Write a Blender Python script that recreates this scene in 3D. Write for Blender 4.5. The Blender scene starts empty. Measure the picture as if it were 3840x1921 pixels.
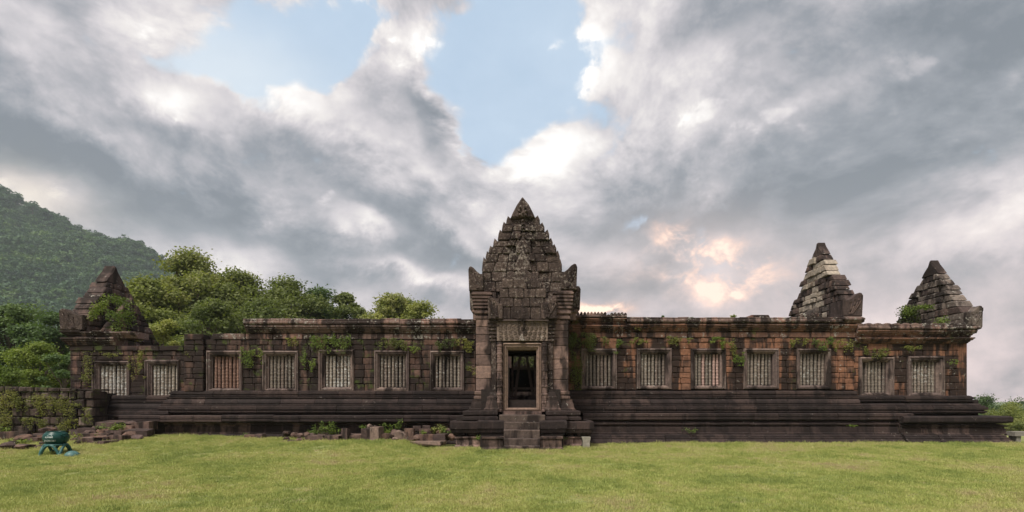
import bpy, bmesh, math, random
from mathutils import Vector, Matrix, noise as mn
R = math.radians
C = bpy.context.scene
col = C.collection
rnd = random.Random(7)

# ------------------------------------------------------------------ camera, light, exposure
EYE = 1.6; D = 20.0; F = 2000.0; CX = 1960.0; CY = 1500.0      # photo pixels: focal length, principal point
cam_d = bpy.data.cameras.new('camera'); cam = bpy.data.objects.new('camera', cam_d); col.objects.link(cam)
cam.location = (0, -D, EYE); cam.rotation_euler = (R(90), 0, 0)
cam_d.sensor_width = 36; cam_d.lens = F / 3840 * 36
cam_d.shift_x = -(CX - 1920) / 3840; cam_d.shift_y = (CY - 960.5) / 3840
cam_d.clip_start = 0.1; cam_d.clip_end = 6000
C.camera = cam
C.render.resolution_x = 1024; C.render.resolution_y = 512
C.view_settings.view_transform = 'Standard'; C.view_settings.look = 'None'
C.view_settings.exposure = 0.50; C.view_settings.gamma = 1; C.view_settings.use_curve_mapping = False
C.render.engine = 'CYCLES'
C.cycles.max_bounces = 6; C.cycles.volume_bounces = 1; C.cycles.transparent_max_bounces = 8
C.cycles.use_denoising = True
SUN_EL, SUN_AZ = 58, 212           # azimuth clockwise from +Y (north): high, behind the viewer, a little to the left
sd = bpy.data.lights.new('sun', 'SUN'); so = bpy.data.objects.new('sun', sd); col.objects.link(so)
sd.energy = 3.6; sd.angle = R(20); sd.color = (1.0, 0.93, 0.83)
d_sun = Vector((math.sin(R(SUN_AZ)) * math.cos(R(SUN_EL)), math.cos(R(SUN_AZ)) * math.cos(R(SUN_EL)), math.sin(R(SUN_EL))))
so.rotation_euler = d_sun.to_track_quat('Z', 'Y').to_euler(); so.location = d_sun * 60


class E:                                           # tiny expression builder over Math nodes
    def __init__(s, nt, sock): s.nt = nt; s.s = sock
    def _m(s, op, *a, clamp=False):
        n = s.nt.nodes.new('ShaderNodeMath'); n.operation = op; n.use_clamp = clamp
        for i, v in enumerate((s,) + a):
            if isinstance(v, E): s.nt.links.new(v.s, n.inputs[i])
            else: n.inputs[i].default_value = v
        return E(s.nt, n.outputs[0])
    def __add__(s, o): return s._m('ADD', o)
    __radd__ = __add__
    def __sub__(s, o): return s._m('SUBTRACT', o)
    def __rsub__(s, o): return (s * -1.0) + o
    def __mul__(s, o): return s._m('MULTIPLY', o)
    __rmul__ = __mul__
    def __truediv__(s, o): return s._m('DIVIDE', o)
    def clamp(s): return s._m('ADD', 0.0, clamp=True)
    def smooth(s, a, b):
        n = s.nt.nodes.new('ShaderNodeMapRange'); n.interpolation_type = 'SMOOTHSTEP'
        s.nt.links.new(s.s, n.inputs['Value'])
        n.inputs['From Min'].default_value = a; n.inputs['From Max'].default_value = b
        return E(s.nt, n.outputs['Result'])


def noise(nt, vec, scale, detail=4, rough=.55, dist=0.0, lac=2.0):
    n = nt.nodes.new('ShaderNodeTexNoise'); n.inputs['Scale'].default_value = scale
    n.inputs['Detail'].default_value = detail; n.inputs['Roughness'].default_value = rough
    n.inputs['Distortion'].default_value = dist; n.inputs['Lacunarity'].default_value = lac
    if vec is not None: nt.links.new(vec.s if isinstance(vec, E) else vec, n.inputs['Vector'])
    return E(nt, n.outputs['Fac'])


def combine(nt, x, y, z):
    n = nt.nodes.new('ShaderNodeCombineXYZ')
    for i, v in enumerate((x, y, z)):
        if isinstance(v, E): nt.links.new(v.s, n.inputs[i])
        else: n.inputs[i].default_value = v
    return n.outputs[0]


def vmath(nt, op, a, b):
    n = nt.nodes.new('ShaderNodeVectorMath'); n.operation = op
    for i, v in enumerate((a, b)):
        if hasattr(v, 'is_linked'): nt.links.new(v, n.inputs[i])
        else: n.inputs[i].default_value = v
    return n.outputs[0]


def mixc(nt, fac, a, b, mode='MIX'):
    n = nt.nodes.new('ShaderNodeMix'); n.data_type = 'RGBA'; n.blend_type = mode
    for k, v in ((0, fac), (6, a), (7, b)):
        if isinstance(v, E): nt.links.new(v.s, n.inputs[k])
        elif hasattr(v, 'is_linked'): nt.links.new(v, n.inputs[k])
        else: n.inputs[k].default_value = (*v, 1) if k else v
    return n.outputs[2]


def ramp(nt, fac, stops, interp='LINEAR'):
    n = nt.nodes.new('ShaderNodeValToRGB'); cr = n.color_ramp; cr.interpolation = interp
    if len(stops) == 1: stops = stops * 2
    while len(cr.elements) < len(stops): cr.elements.new(0.5)
    for e, (p, c) in zip(cr.elements, stops): e.position = p; e.color = (*c, 1)
    nt.links.new(fac.s, n.inputs[0]); return n.outputs[0]


# ------------------------------------------------------------------ sky
def make_world():
    w = bpy.data.worlds.new('World'); C.world = w; w.use_nodes = True
    nt = w.node_tree; nt.nodes.clear()
    out = nt.nodes.new('ShaderNodeOutputWorld'); bg = nt.nodes.new('ShaderNodeBackground')
    nt.links.new(bg.outputs[0], out.inputs[0])
    tc = nt.nodes.new('ShaderNodeTexCoord'); sep = nt.nodes.new('ShaderNodeSeparateXYZ')
    g = tc.outputs['Generated']; nt.links.new(g, sep.inputs[0])
    x, y, z = (E(nt, sep.outputs[i]) for i in range(3))
    r = (x * x + y * y + 1e-5)._m('SQRT')
    a0 = x._m('ARCTAN2', y); e0 = z / r
    zc = z._m('MAXIMUM', 0.0) + 0.22
    plane = combine(nt, x / zc, y / zc, 0.0)              # a cloud layer overhead, foreshortened to the horizon
    nA = noise(nt, plane, 1.15, 7, .55, .35)
    nA2 = noise(nt, vmath(nt, 'ADD', plane, (0.07, -0.12, 0)), 1.15, 5, .55, .35)
    cum = combine(nt, x, y, z * 1.45)
    nW = noise(nt, cum, 1.9, 4, .5, 0.0); nW2 = noise(nt, vmath(nt, 'ADD', cum, (5.3, 2.1, 7.7)), 2.2, 5, .55, 0.0)
    nB = noise(nt, cum, 3.4, 9, .62, .25)
    nB2 = noise(nt, vmath(nt, 'ADD', cum, (-0.012, 0, 0.05)), 3.4, 6, .58, .25)
    def puff(scale, off):
        v_ = nt.nodes.new('ShaderNodeTexVoronoi'); v_.feature = 'F1'; v_.inputs['Scale'].default_value = scale
        v_.inputs['Detail'].default_value = 2.0; v_.inputs['Roughness'].default_value = .5; v_.inputs['Lacunarity'].default_value = 2.3
        wob = combine(nt, (nB - .5) * .22, (nW - .5) * .2, (nW2 - .5) * .22)
        nt.links.new(vmath(nt, 'ADD', vmath(nt, 'ADD', cum, off), wob), v_.inputs['Vector']); return 1.0 - E(nt, v_.outputs['Distance'])
    pf = puff(6.5, (0, 0, 0))
    fine = noise(nt, cum, 13.0, 5, .62, .3)
    # layout coordinates, ragged by noise
    a = a0 + (nW - .5) * .24 + (nB - .5) * .16
    e = e0 + (nW2 - .5) * .20 + (nB - .5) * .18
    def blob(px, py, rx, ry, rot, amp):
        u = (px - CX) / F; v = (CY - py) / F
        ca = math.atan(u); ce = v / math.sqrt(1 + u * u)
        sx = rx / F / (1 + u * u); sy = ry / F / math.sqrt(1 + u * u)
        c, s = math.cos(R(rot)), math.sin(R(rot))
        da = a - ca; de = e - ce
        p = (da * c + de * s) * (1 / sx); q = (de * c - da * s) * (1 / sy)
        return ((p * p + q * q) * -1.0)._m('EXPONENT') * amp
    B = None
    for t in [(120, 560, 430, 130, -6, -.60), (600, 560, 200, 110, -30, -.22), (450, 60, 420, 110, -20, -.05), (900, 10, 330, 90, -10, -.18),
              (250, 260, 330, 130, -35, .28), (720, 440, 170, 110, 0, .65), (560, 600, 200, 90, -30, .25), (1130, 440, 180, 90, -15, .55), (1400, 520, 260, 90, -18, .30), (1500, 560, 240, 110, -18, .18),
              (160, 720, 260, 90, 0, .22), (760, 860, 420, 90, -8, -.34), (1150, 960, 420, 90, -14, -.42), (1600, 800, 330, 150, -22, -.40),
              (1750, 960, 260, 60, -8, -.28), (1500, 880, 150, 50, -10, .30), (1620, 1045, 260, 34, -6, .55), (1470, 845, 110, 40, -12, .60), (1800, 860, 120, 40, -25, .45), (1380, 880, 40, 30, -20, .5), (930, 1010, 130, 50, 0, .35), (1350, 1070, 260, 60, 0, -.10), (1020, 900, 120, 50, -10, .16),
              (1480, 250, 160, 200, -20, .10), (1700, 420, 150, 50, -60, -.42), (2070, 590, 120, 50, 20, .75), (2230, 300, 130, 100, 50, .60), (2450, 400, 330, 260, 20, .16),
              (2000, 80, 200, 110, 0, .20), (2760, 130, 260, 60, 12, .22), (2900, 20, 420, 90, 0, -.22), (3350, 420, 640, 330, 25, -.24), (3050, 420, 320, 50, 25, .16), (3480, 250, 260, 40, 30, .14), (3250, 700, 520, 110, 12, -.42), (3650, 100, 380, 240, 0, -.30),
              (2560, 720, 330, 120, 0, -.12), (2850, 760, 240, 100, 10, -.26), (2330, 1060, 300, 90, -6, -.46), (2450, 860, 330, 110, 0, -.20),
              (2770, 740, 60, 90, -60, .40), (2250, 900, 130, 50, 0, .15), (2990, 800, 90, 60, 30, .20), (3300, 1060, 500, 70, 0, -.26), (3760, 640, 240, 200, 40, .34), (3700, 900, 300, 80, 10, .10),
              (3500, 1400, 420, 110, 0, .03), (3000, 960, 300, 90, 0, -.12), (2700, 1010, 150, 70, -5, .40), (1950, 1090, 160, 50, 0, -.1)]:
        b = blob(*t); B = b if B is None else B + b
    CL = None
    for t in [(2000, 290, 280, 280, 0, .76), (1900, 60, 330, 150, 0, .35), (960, 330, 420, 150, 0, .62), (1420, 130, 300, 170, 0, .62), (1900, 540, 150, 120, 0, .45), (1150, 180, 420, 170, 0, .28),
              (2080, 130, 160, 90, 30, -.28), (1500, 230, 130, 270, -20, -.62), (1700, 420, 170, 60, -60, -.30), (2260, 330, 130, 110, 40, -.45), (760, 440, 190, 90, 0, -.75), (1180, 430, 200, 70, -15, -.5), (1780, 560, 180, 50, -15, -.5), (2060, 600, 130, 60, 15, -.6), (3760, 1120, 300, 70, 0, -.1)]:
        b = blob(*t); CL = b if CL is None else CL + b
    near_clear = CL.smooth(-.05, .55)
    lit = (nB - nB2) * 2.3 + (nA - nA2) * .7
    above = e0.smooth(-.05, .9)
    det = (nA - .5) * (above * 1.5 + .30) + (nB - .5) * .75 + (pf - .60) * .22 + (fine - .5) * .34
    bil = nB * .55 + pf * .30 + fine * .15
    edge = bil.smooth(.50, .56) * .55 + bil.smooth(.57, .61) * .45       # crisp tops of the nearer cloud heaps
    val = (B * 1.0 + det * 1.15 + lit * (near_clear * .6 + .75) + (edge - .45) * .36 + near_clear * .22 + .66) * .68 + .15
    cloud = ramp(nt, val, [(0.0, (.140, .160, .19)), (.18, (.215, .23, .262)), (.36, (.35, .342, .37)), (.52, (.50, .472, .492)), (.68, (.65, .615, .605)), (.82, (.79, .76, .74)), (1.0, (.98, .93, .89))])
    sky = nt.nodes.new('ShaderNodeTexSky'); sky.sky_type = 'NISHITA'; sky.sun_disc = False
    sky.sun_elevation = R(SUN_EL); sky.sun_rotation = R(SUN_AZ); sky.dust_density = 2.0; sky.air_density = 1.0
    hsv = mixc(nt, 1.0, sky.outputs[0], (.10, .10, .10), 'MULTIPLY')
    clear = mixc(nt, .80, hsv, (.40, .525, .665))
    clear = mixc(nt, (blob(850, 330, 560, 260, -10, .62) + (nA - .45) * .5).clamp(), clear, (.60, .655, .70))
    cm = (CL * 1.0 + (.5 - nB) * 1.1 + (.5 - nA) * .6 - (fine - .5) * .25 - (pf - .60) * .45).smooth(.45, .67)
    colr = mixc(nt, cm * .93, cloud, clear)
    # warm evening light: pink towards the horizon on the right, glow breaking through the cloud
    warmh = e0.smooth(.42, -.02) * a0.smooth(-.9, .75) * .9
    colr = mixc(nt, warmh, colr, mixc(nt, 1.0, colr, (1.16, .96, .93), 'MULTIPLY'))
    pinkband = e0.smooth(.22, .10) * a0.smooth(.25, .7) * ((nB - .30) * 2.2).clamp() * .62
    colr = mixc(nt, pinkband, colr, (.66, .53, .51))
    yel = blob(180, 740, 340, 110, -15, 1.0)
    colr = mixc(nt, yel * .5, colr, mixc(nt, 1.0, colr, (1.15, 1.04, .82), 'MULTIPLY'))
    gl = blob(2690, 1000, 230, 66, -6, .9) + blob(2560, 930, 110, 45, -25, .75) + blob(2200, 1150, 110, 42, 0, 1.5) + blob(2830, 1030, 90, 40, 0, .5)
    gm = (gl * (.16 + (nB + fine * 2.0 - 1.36) * 3.8)).clamp()
    colr = mixc(nt, gm, colr, ramp(nt, gm, [(0, (.74, .50, .43)), (.5, (.98, .60, .43)), (1, (1.05, .78, .60))]))
    halo = blob(2680, 1000, 520, 190, -8, .46)
    colr = mixc(nt, halo * (.35 + nB * .9), colr, (.76, .60, .56))
    below = e0.smooth(0.0, -.06)
    colr = mixc(nt, below, colr, (.16, .17, .12))
    nt.links.new(colr, bg.inputs[0]); bg.inputs[1].default_value = 1.0
    w.cycles.sampling_method = 'MANUAL'; w.cycles.sample_map_resolution = 512
make_world()

# ------------------------------------------------------------------ helpers
def X(px, y=0.0): return (px - CX) * (D + y) / F
def Z(py, y=0.0): return EYE + (CY - py) * (D + y) / F


def tag(o, label=None, cat=None, group=None, kind=None):
    if label: o['label'] = label
    if cat: o['category'] = cat
    if group: o['group'] = group
    if kind: o['kind'] = kind
    return o


def empty(name, loc=(0, 0, 0), parent=None):
    o = bpy.data.objects.new(name, None); col.objects.link(o); o.location = loc; o.parent = parent
    o.empty_display_size = .2
    return o


def mesh_obj(name, verts, faces, mat, parent=None, center=True, smooth=False):
    me = bpy.data.meshes.new(name)
    c = Vector((0, 0, 0))
    if center and verts:
        n = len(verts)
        c = Vector((sum(v[0] for v in verts) / n, sum(v[1] for v in verts) / n, sum(v[2] for v in verts) / n))
    me.from_pydata([(v[0] - c.x, v[1] - c.y, v[2] - c.z) for v in verts], [], faces)
    if smooth: me.polygons.foreach_set('use_smooth', [True] * len(faces))
    me.materials.append(mat)
    o = bpy.data.objects.new(name, me); col.objects.link(o); o.location = c
    if parent: o.parent = parent
    return o


class MB:                                           # mesh collector
    def __init__(s): s.v = []; s.f = []
    def add(s, v, f):
        k = len(s.v); s.v += [tuple(p) for p in v]; s.f += [tuple(i + k for i in q) for q in f]; return s
    def box(s, x0, x1, y0, y1, z0, z1):
        return s.add([(x0, y0, z0), (x1, y0, z0), (x1, y1, z0), (x0, y1, z0), (x0, y0, z1), (x1, y0, z1), (x1, y1, z1), (x0, y1, z1)],
                     [(0, 3, 2, 1), (4, 5, 6, 7), (0, 1, 5, 4), (1, 2, 6, 5), (2, 3, 7, 6), (3, 0, 4, 7)])
    def tube(s, pts, rad, n=8, cap=True):
        rings = []; up = Vector((0, 0, 1)); k = len(s.v)
        P = [Vector(p) for p in pts]
        for i, p in enumerate(P):
            t = (P[min(i + 1, len(P) - 1)] - P[max(i - 1, 0)]).normalized()
            a = t.cross(up if abs(t.z) < .95 else Vector((1, 0, 0))).normalized(); b = t.cross(a)
            r = rad[i] if isinstance(rad, (list, tuple)) else rad
            for j in range(n):
                th = 2 * math.pi * j / n
                s.v.append(tuple(p + a * (math.cos(th) * r) + b * (math.sin(th) * r)))
        for i in range(len(P) - 1):
            for j in range(n):
                s.f.append((k + i * n + j, k + i * n + (j + 1) % n, k + (i + 1) * n + (j + 1) % n, k + (i + 1) * n + j))
        if cap:
            s.f.append(tuple(k + j for j in range(n))); s.f.append(tuple(k + (len(P) - 1) * n + j for j in reversed(range(n))))
        return s
    def lathe(s, prof, cx=0, cy=0, n=14):
        k = len(s.v)
        for r, z in prof:
            for j in range(n):
                th = 2 * math.pi * j / n; s.v.append((cx + r * math.cos(th), cy + r * math.sin(th), z))
        for i in range(len(prof) - 1):
            for j in range(n):
                s.f.append((k + i * n + j, k + i * n + (j + 1) % n, k + (i + 1) * n + (j + 1) % n, k + (i + 1) * n + j))
        s.f.append(tuple(k + (len(prof) - 1) * n + j for j in range(n)))
        return s
    def build(s, name, mat, parent=None, smooth=False, center=True): return mesh_obj(name, s.v, s.f, mat, parent, center, smooth)


def stone(name, quad, yf, depth, mat, parent, r=rnd, jit=.008, bev=.014, gap=.005):
    """one dressed stone: quad = bl, br, tr, tl in (x, z); worn edges, uneven face. Front faces -y."""
    bl, br, tr, tl = [Vector(q) for q in quad]
    c = (bl + br + tr + tl) / 4
    def sh(p, g):
        d = c - p; return Vector((p.x + (g if d.x > 0 else -g), p.y + (g if d.y > 0 else -g)))
    cs = [sh(p, gap) for p in (bl, br, tr, tl)]
    ring = []
    for i in range(4):
        a, b = cs[i], cs[(i + 1) % 4]
        ring.append(a); ring.append((a + b) / 2)
    v = []
    yy = yf + r.uniform(-jit, jit)
    ca = max(bev * .55, .004)
    outer = []
    for i, p in enumerate(ring):
        q = p + (c - p) * (ca / max((c - p).length, .01)) * (r.uniform(.3, 1.6) if i % 2 == 0 else r.uniform(-.2, .4))
        outer.append(q)
    tilt = r.uniform(-.012, .012); tx = r.uniform(-.012, .012)
    w = max(abs(br.x - bl.x), .01)
    for p in outer: v.append((p.x, yy + bev * r.uniform(.8, 1.3), p.y))
    for i, p in enumerate(ring):
        d = c - p; L = max(d.length, .02); q = p + d * min(bev * r.uniform(1.2, 2.2) / L, .45)
        v.append((q.x, yy + tilt * (q.y - c.y) * 2 + tx * (q.x - c.x) + r.uniform(-.004, .004), q.y))
    v.append((c.x + r.uniform(-.02, .02), yy - r.uniform(-.004, .008), c.y + r.uniform(-.02, .02)))
    for p in outer: v.append((p.x, yf + depth, p.y))
    f = []
    for i in range(8):
        j = (i + 1) % 8
        f += [(i, j, 8 + j, 8 + i), (8 + i, 8 + j, 16), (17 + i, 17 + j, j, i)]
    return mesh_obj(name, v, f, mat, parent)


def sweep(name, path, mit, prof, back, mat, parent, r=rnd, jit=.006, dz=0.0):
    """moulded stone: the profile (outward, z) swept along a short mitred path."""
    n = len(prof) + 2
    P = [(-back, prof[0][1])] + list(prof) + [(-back, prof[-1][1])]
    oy = r.uniform(-jit, jit) * 2.2; sag = [r.uniform(-.007, .007) for _ in path]; v = []
    for (x, y), (mx, my), sg in zip(path, mit, sag):
        for o, z in P:
            oo = o + (oy if o > -back else 0)
            v.append((x + mx * oo, y + my * oo, z + dz + sg + r.uniform(-.003, .003)))
    f = []
    for i in range(len(path) - 1):
        for j in range(n):
            f.append((i * n + j, (i + 1) * n + j, (i + 1) * n + (j + 1) % n, i * n + (j + 1) % n))
    f.append(tuple(range(n))[::1]); k = (len(path) - 1) * n; f.append(tuple(k + j for j in reversed(range(n))))
    return mesh_obj(name, v, f, mat, parent)


def run_course(name, x0, x1, yw, prof, mat, parent, w=(.7, 1.3), back=.35, r=rnd, corner_r=False, corner_l=False, gap=.006, drop=.0):
    """a course of moulded stones from x0 to x1; yw = plane the profile stands out from."""
    x = x0
    while x < x1 - .01:
        nx = x + r.uniform(*w)
        if x1 - nx < w[0] * .6: nx = x1
        dz = -r.uniform(0, drop) if drop else 0
        pth = [(x + gap, yw), (nx - gap, yw)]; m = [(0, -1), (0, -1)]
        if nx == x1 and corner_r:
            pth = [(x + gap, yw), (nx, yw), (nx, yw + 2.4)]; m = [(0, -1), (1, -1), (1, 0)]
        if x == x0 and corner_l:
            pth = [(x, yw + 2.4), (x, yw)] + [(nx - gap, yw)]; m = [(-1, 0), (-1, -1), (0, -1)]
        sweep(name, pth, m, prof, back, mat, parent, r, dz=dz)
        x = nx


def ring3(name, x0, x1, yf, yb, prof, mat, parent, back=.05, r=rnd, jit=.004):
    """moulded block seen on three sides: left return, front, right return."""
    return sweep(name, [(x0, yb), (x0, yf), (x1, yf), (x1, yb)], [(-1, 0), (-1, -1), (1, -1), (1, 0)], prof, back, mat, parent, r, jit)


def prism(name, poly, y0, y1, mat, parent, bev=.02, r=rnd):
    """outline (x, z) counter-clockwise from the front, real thickness, worn front edge."""
    n = len(poly); cx = sum(p[0] for p in poly) / n; cz = sum(p[1] for p in poly) / n
    v = []
    for x, z in poly: v.append((x, y0 + bev, z))
    for x, z in poly:
        d = Vector((cx - x, cz - z)); L = max(d.length, .01); k = bev / L
        v.append((x + d.x * k, y0 + r.uniform(-.003, .003), z + d.y * k))
    for x, z in poly: v.append((x, y1, z))
    f = [tuple(range(n, 2 * n)), tuple(reversed(range(2 * n, 3 * n)))]
    for i in range(n):
        j = (i + 1) % n
        f += [(i, j, n + j, n + i), (2 * n + i, 2 * n + j, j, i)]
    return mesh_obj(name, v, f, mat, parent)


# ------------------------------------------------------------------ materials
def new_mat(name):
    m = bpy.data.materials.new(name); m.use_nodes = True; nt = m.node_tree
    b = nt.nodes['Principled BSDF']; b.inputs['Specular IOR Level'].default_value = .25
    return m, nt, b


def pos_node(nt):
    g = nt.nodes.new('ShaderNodeNewGeometry'); s = nt.nodes.new('ShaderNodeSeparateXYZ'); nt.links.new(g.outputs['Position'], s.inputs[0])
    return g.outputs['Position'], [E(nt, s.outputs[i]) for i in range(3)]


def rand_node(nt):
    o = nt.nodes.new('ShaderNodeObjectInfo'); return E(nt, o.outputs['Random'])


def bump(nt, b, h, strength=.5, dist=.02):
    n = nt.nodes.new('ShaderNodeBump'); n.inputs['Strength'].default_value = strength; n.inputs['Distance'].default_value = dist
    nt.links.new(h.s, n.inputs['Height']); nt.links.new(n.outputs[0], b.inputs['Normal'])


def stone_mat(name, cols, stain=.5, stain_col=(.012, .010, .0095), lichen=.67, lichen_col=(.36, .34, .30), moss=.72, moss_col=(.055, .075, .016), carve=0.0, rough=.9, bmp=.6, streak=(2.6, 2.6, .38), lichen_scale=7.0):
    m, nt, b = new_mat(name)
    cols = [(c[0] * 1.12, c[1] * 1.04, c[2] * 1.0) for c in cols]; stain_col = (stain_col[0] * 1.5, stain_col[1] * 1.25, stain_col[2] * 1.15)
    P, (x, y, z) = pos_node(nt); rn = rand_node(nt)
    st = [(i / max(len(cols) - 1, 1), c) for i, c in enumerate(cols)]
    base = ramp(nt, rn, st)
    nf = noise(nt, P, 11, 6, .65)
    n1 = noise(nt, P, 1.1, 4, .6)
    base = mixc(nt, .75, base, ramp(nt, nf, [(.28, (.38, .38, .38)), (.5, (.95, .95, .95)), (.75, (1.6, 1.55, 1.45))]), 'MULTIPLY')
    sv = combine(nt, x * streak[0], y * streak[1], z * streak[2])
    ns = noise(nt, sv, 1.0, 6, .62, .25)
    s = (ns * 1.05 + (n1 - .5) * .45 + (nf - .5) * .12 + (rn - .5) * .10)
    c2 = mixc(nt, s.smooth(stain + .09 - .05, stain + .09 + .09) * .94, base, stain_col)
    nl = noise(nt, P, lichen_scale, 9, .72, .2); n3 = noise(nt, vmath(nt, 'ADD', P, (9, 3, 5)), .9, 3, .5)
    lm = (nl + (n3 - .5) * .30).smooth(lichen - .015, lichen + .035)
    c3 = mixc(nt, lm * .85, c2, mixc(nt, nf, lichen_col, tuple(v * .6 for v in lichen_col)))
    ng = noise(nt, vmath(nt, 'ADD', P, (2, 7, 1)), 2.2, 8, .68)
    c4 = mixc(nt, ng.smooth(moss - .06, moss + .05) * .85, c3, moss_col)
    nt.links.new(c4, b.inputs['Base Color']); b.inputs['Roughness'].default_value = rough
    h = nf * .6 + noise(nt, P, 42, 5, .6) * .35 + nl * .4 + noise(nt, vmath(nt, 'ADD', P, (3, 1, 2)), 4.0, 3, .5) * .9
    if carve:
        vo = nt.nodes.new('ShaderNodeTexVoronoi'); vo.inputs['Scale'].default_value = 7.5
        wv = vmath(nt, 'ADD', P, combine(nt, noise(nt, P, 6, 3) * .16, 0.0, noise(nt, vmath(nt, 'ADD', P, (4, 4, 4)), 6, 3) * .16))
        nt.links.new(wv, vo.inputs['Vector'])
        d = E(nt, vo.outputs['Distance'])
        rings = (d * 34.0)._m('SINE') * .5 + .5
        h = h + rings * carve
    bump(nt, b, h, bmp, .03)
    return m


M = {}
M['wall_l'] = stone_mat('wall_stone_dark', [(0.0560, 0.0381, 0.0336), (0.0952, 0.0582, 0.0448), (0.0739, 0.0526, 0.0448), (0.1344, 0.0851, 0.0672), (0.0616, 0.0403, 0.0381), (0.1064, 0.0560, 0.0426)], stain=.36, moss=.62)
M['wall_r'] = stone_mat('wall_stone_orange', [(.190, .098, .060), (.160, .084, .055), (.21, .108, .066), (.140, .080, .056), (.180, .096, .062), (.140, .080, .056)], stain=.395, lichen=.64, streak=(2.3, 2.3, .20), moss=.66)
M['corn_l'] = stone_mat('cornice_stone_grey', [(0.0938, 0.0688, 0.0625), (0.1500, 0.1063, 0.0925), (0.1187, 0.0875, 0.0775), (0.2125, 0.1313, 0.1063), (0.1063, 0.0775, 0.0688)], stain=.40, lichen=.58, moss=.70, lichen_scale=9)
M['corn_r'] = stone_mat('cornice_stone_red', [(0.1425, 0.0808, 0.0589), (0.1045, 0.0665, 0.0532), (0.1805, 0.0950, 0.0627), (0.1235, 0.0779, 0.0608)], stain=.42, lichen=.595, moss=.66, lichen_scale=9)
M['plinth'] = stone_mat('plinth_stone_black', [(.022, .017, .017), (.031, .023, .022), (.025, .019, .019), (.052, .038, .035), (.020, .016, .016), (.034, .025, .024)], stain=.45, stain_col=(.010, .0085, .009), lichen=.645, lichen_col=(.20, .17, .155), moss=.76, carve=.10)
M['plinth_pale'] = stone_mat('plinth_stone_weathered', [(.10, .072, .062), (.06, .045, .042), (.085, .060, .052), (.045, .034, .033)], stain=.38, lichen=.66, moss=.70)
M['step'] = stone_mat('step_stone', [(.085, .068, .060), (.068, .054, .048), (.105, .083, .072)], stain=.46, lichen=.66, moss=.66)
M['porch'] = stone_mat('porch_sandstone', [(.19, .138, .118), (.12, .088, .080), (.23, .165, .142), (.075, .055, .050), (.17, .122, .108), (.145, .108, .098)], stain=.455, lichen=.69, moss=.80, streak=(2.0, 2.0, .6))
M['carved'] = stone_mat('carved_sandstone', [(0.0920, 0.0713, 0.0621), (0.0667, 0.0517, 0.0460), (0.1207, 0.0943, 0.0816), (0.0575, 0.0448, 0.0403), (0.1035, 0.0782, 0.0690)], stain=.43, stain_col=(.022, .018, .017), lichen=.565, lichen_col=(.36, .31, .265), moss=.84, lichen_scale=11, carve=.9, bmp=.9, streak=(2.2, 2.2, .8))
M['lintel'] = stone_mat('lintel_sandstone', [(.15, .125, .105), (.17, .14, .118)], stain=.55, lichen=.60, lichen_col=(.42, .36, .30), moss=.9, carve=.2)
M['gable'] = stone_mat('gable_stone_black', [(.070, .052, .047), (.050, .038, .036), (.090, .066, .058), (.058, .045, .042), (.11, .076, .064)], stain=.44, lichen=.64, moss=.70)
M['gable_grey'] = stone_mat('gable_stone_grey', [(.12, .105, .095), (.085, .074, .068), (.15, .13, .115), (.10, .088, .080)], stain=.44, lichen=.60, moss=.78)
M['gable_new'] = stone_mat('gable_stone_pale', [(.255, .235, .20), (.30, .275, .235), (.22, .20, .17)], stain=.56, stain_col=(.10, .085, .07), lichen=.8, moss=.9, bmp=.3)
M['frame'] = stone_mat('window_frame_stone', [(0.1418, 0.1148, 0.1053), (0.1013, 0.0810, 0.0770), (0.1890, 0.1512, 0.1350), (0.1215, 0.0945, 0.0891)], stain=.44, lichen=.63, moss=.78, lichen_scale=8)
M['door'] = stone_mat('door_frame_stone', [(.20, .155, .125), (.22, .17, .135), (.18, .135, .112)], stain=.60, lichen=.74, moss=.9, bmp=.3)
M['baluster'] = stone_mat('baluster_stone', [(.14, .128, .112), (.19, .172, .15), (.16, .135, .120), (.11, .100, .090), (.21, .19, .165)], stain=.60, lichen=.585, lichen_col=(.50, .49, .45), moss=.8, lichen_scale=12)
M['bal_red'] = stone_mat('baluster_stone_red', [(.20, .130, .105), (.16, .105, .088), (.22, .15, .12)], stain=.62, lichen=.66, moss=.9)
M['bal_white'] = stone_mat('baluster_stone_lichened', [(.20, .185, .165), (.26, .24, .21), (.17, .15, .13)], stain=.62, lichen=.53, lichen_col=(.60, .60, .57), moss=.9, lichen_scale=14)
M['bal_pink'] = stone_mat('baluster_stone_pink', [(.34, .25, .23), (.30, .22, .20)], stain=.62, lichen=.7, moss=.95)
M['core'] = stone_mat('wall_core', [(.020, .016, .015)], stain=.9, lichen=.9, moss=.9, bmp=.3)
M['ret'] = stone_mat('low_wall_stone', [(.045, .034, .030), (.075, .058, .052), (.035, .027, .025), (.17, .14, .125), (.05, .038, .033)], stain=.40, moss=.585, moss_col=(.050, .058, .014), lichen=.70)
M['rubble'] = stone_mat('fallen_stone', [(.085, .062, .058), (.055, .042, .040), (.11, .078, .068), (.13, .085, .066), (.068, .052, .050)], stain=.47, lichen=.66, moss=.72)
M['rubble_pale'] = stone_mat('fallen_stone_pale', [(.20, .165, .14), (.17, .13, .11)], stain=.55, lichen=.66, moss=.8, carve=.3)


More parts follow.
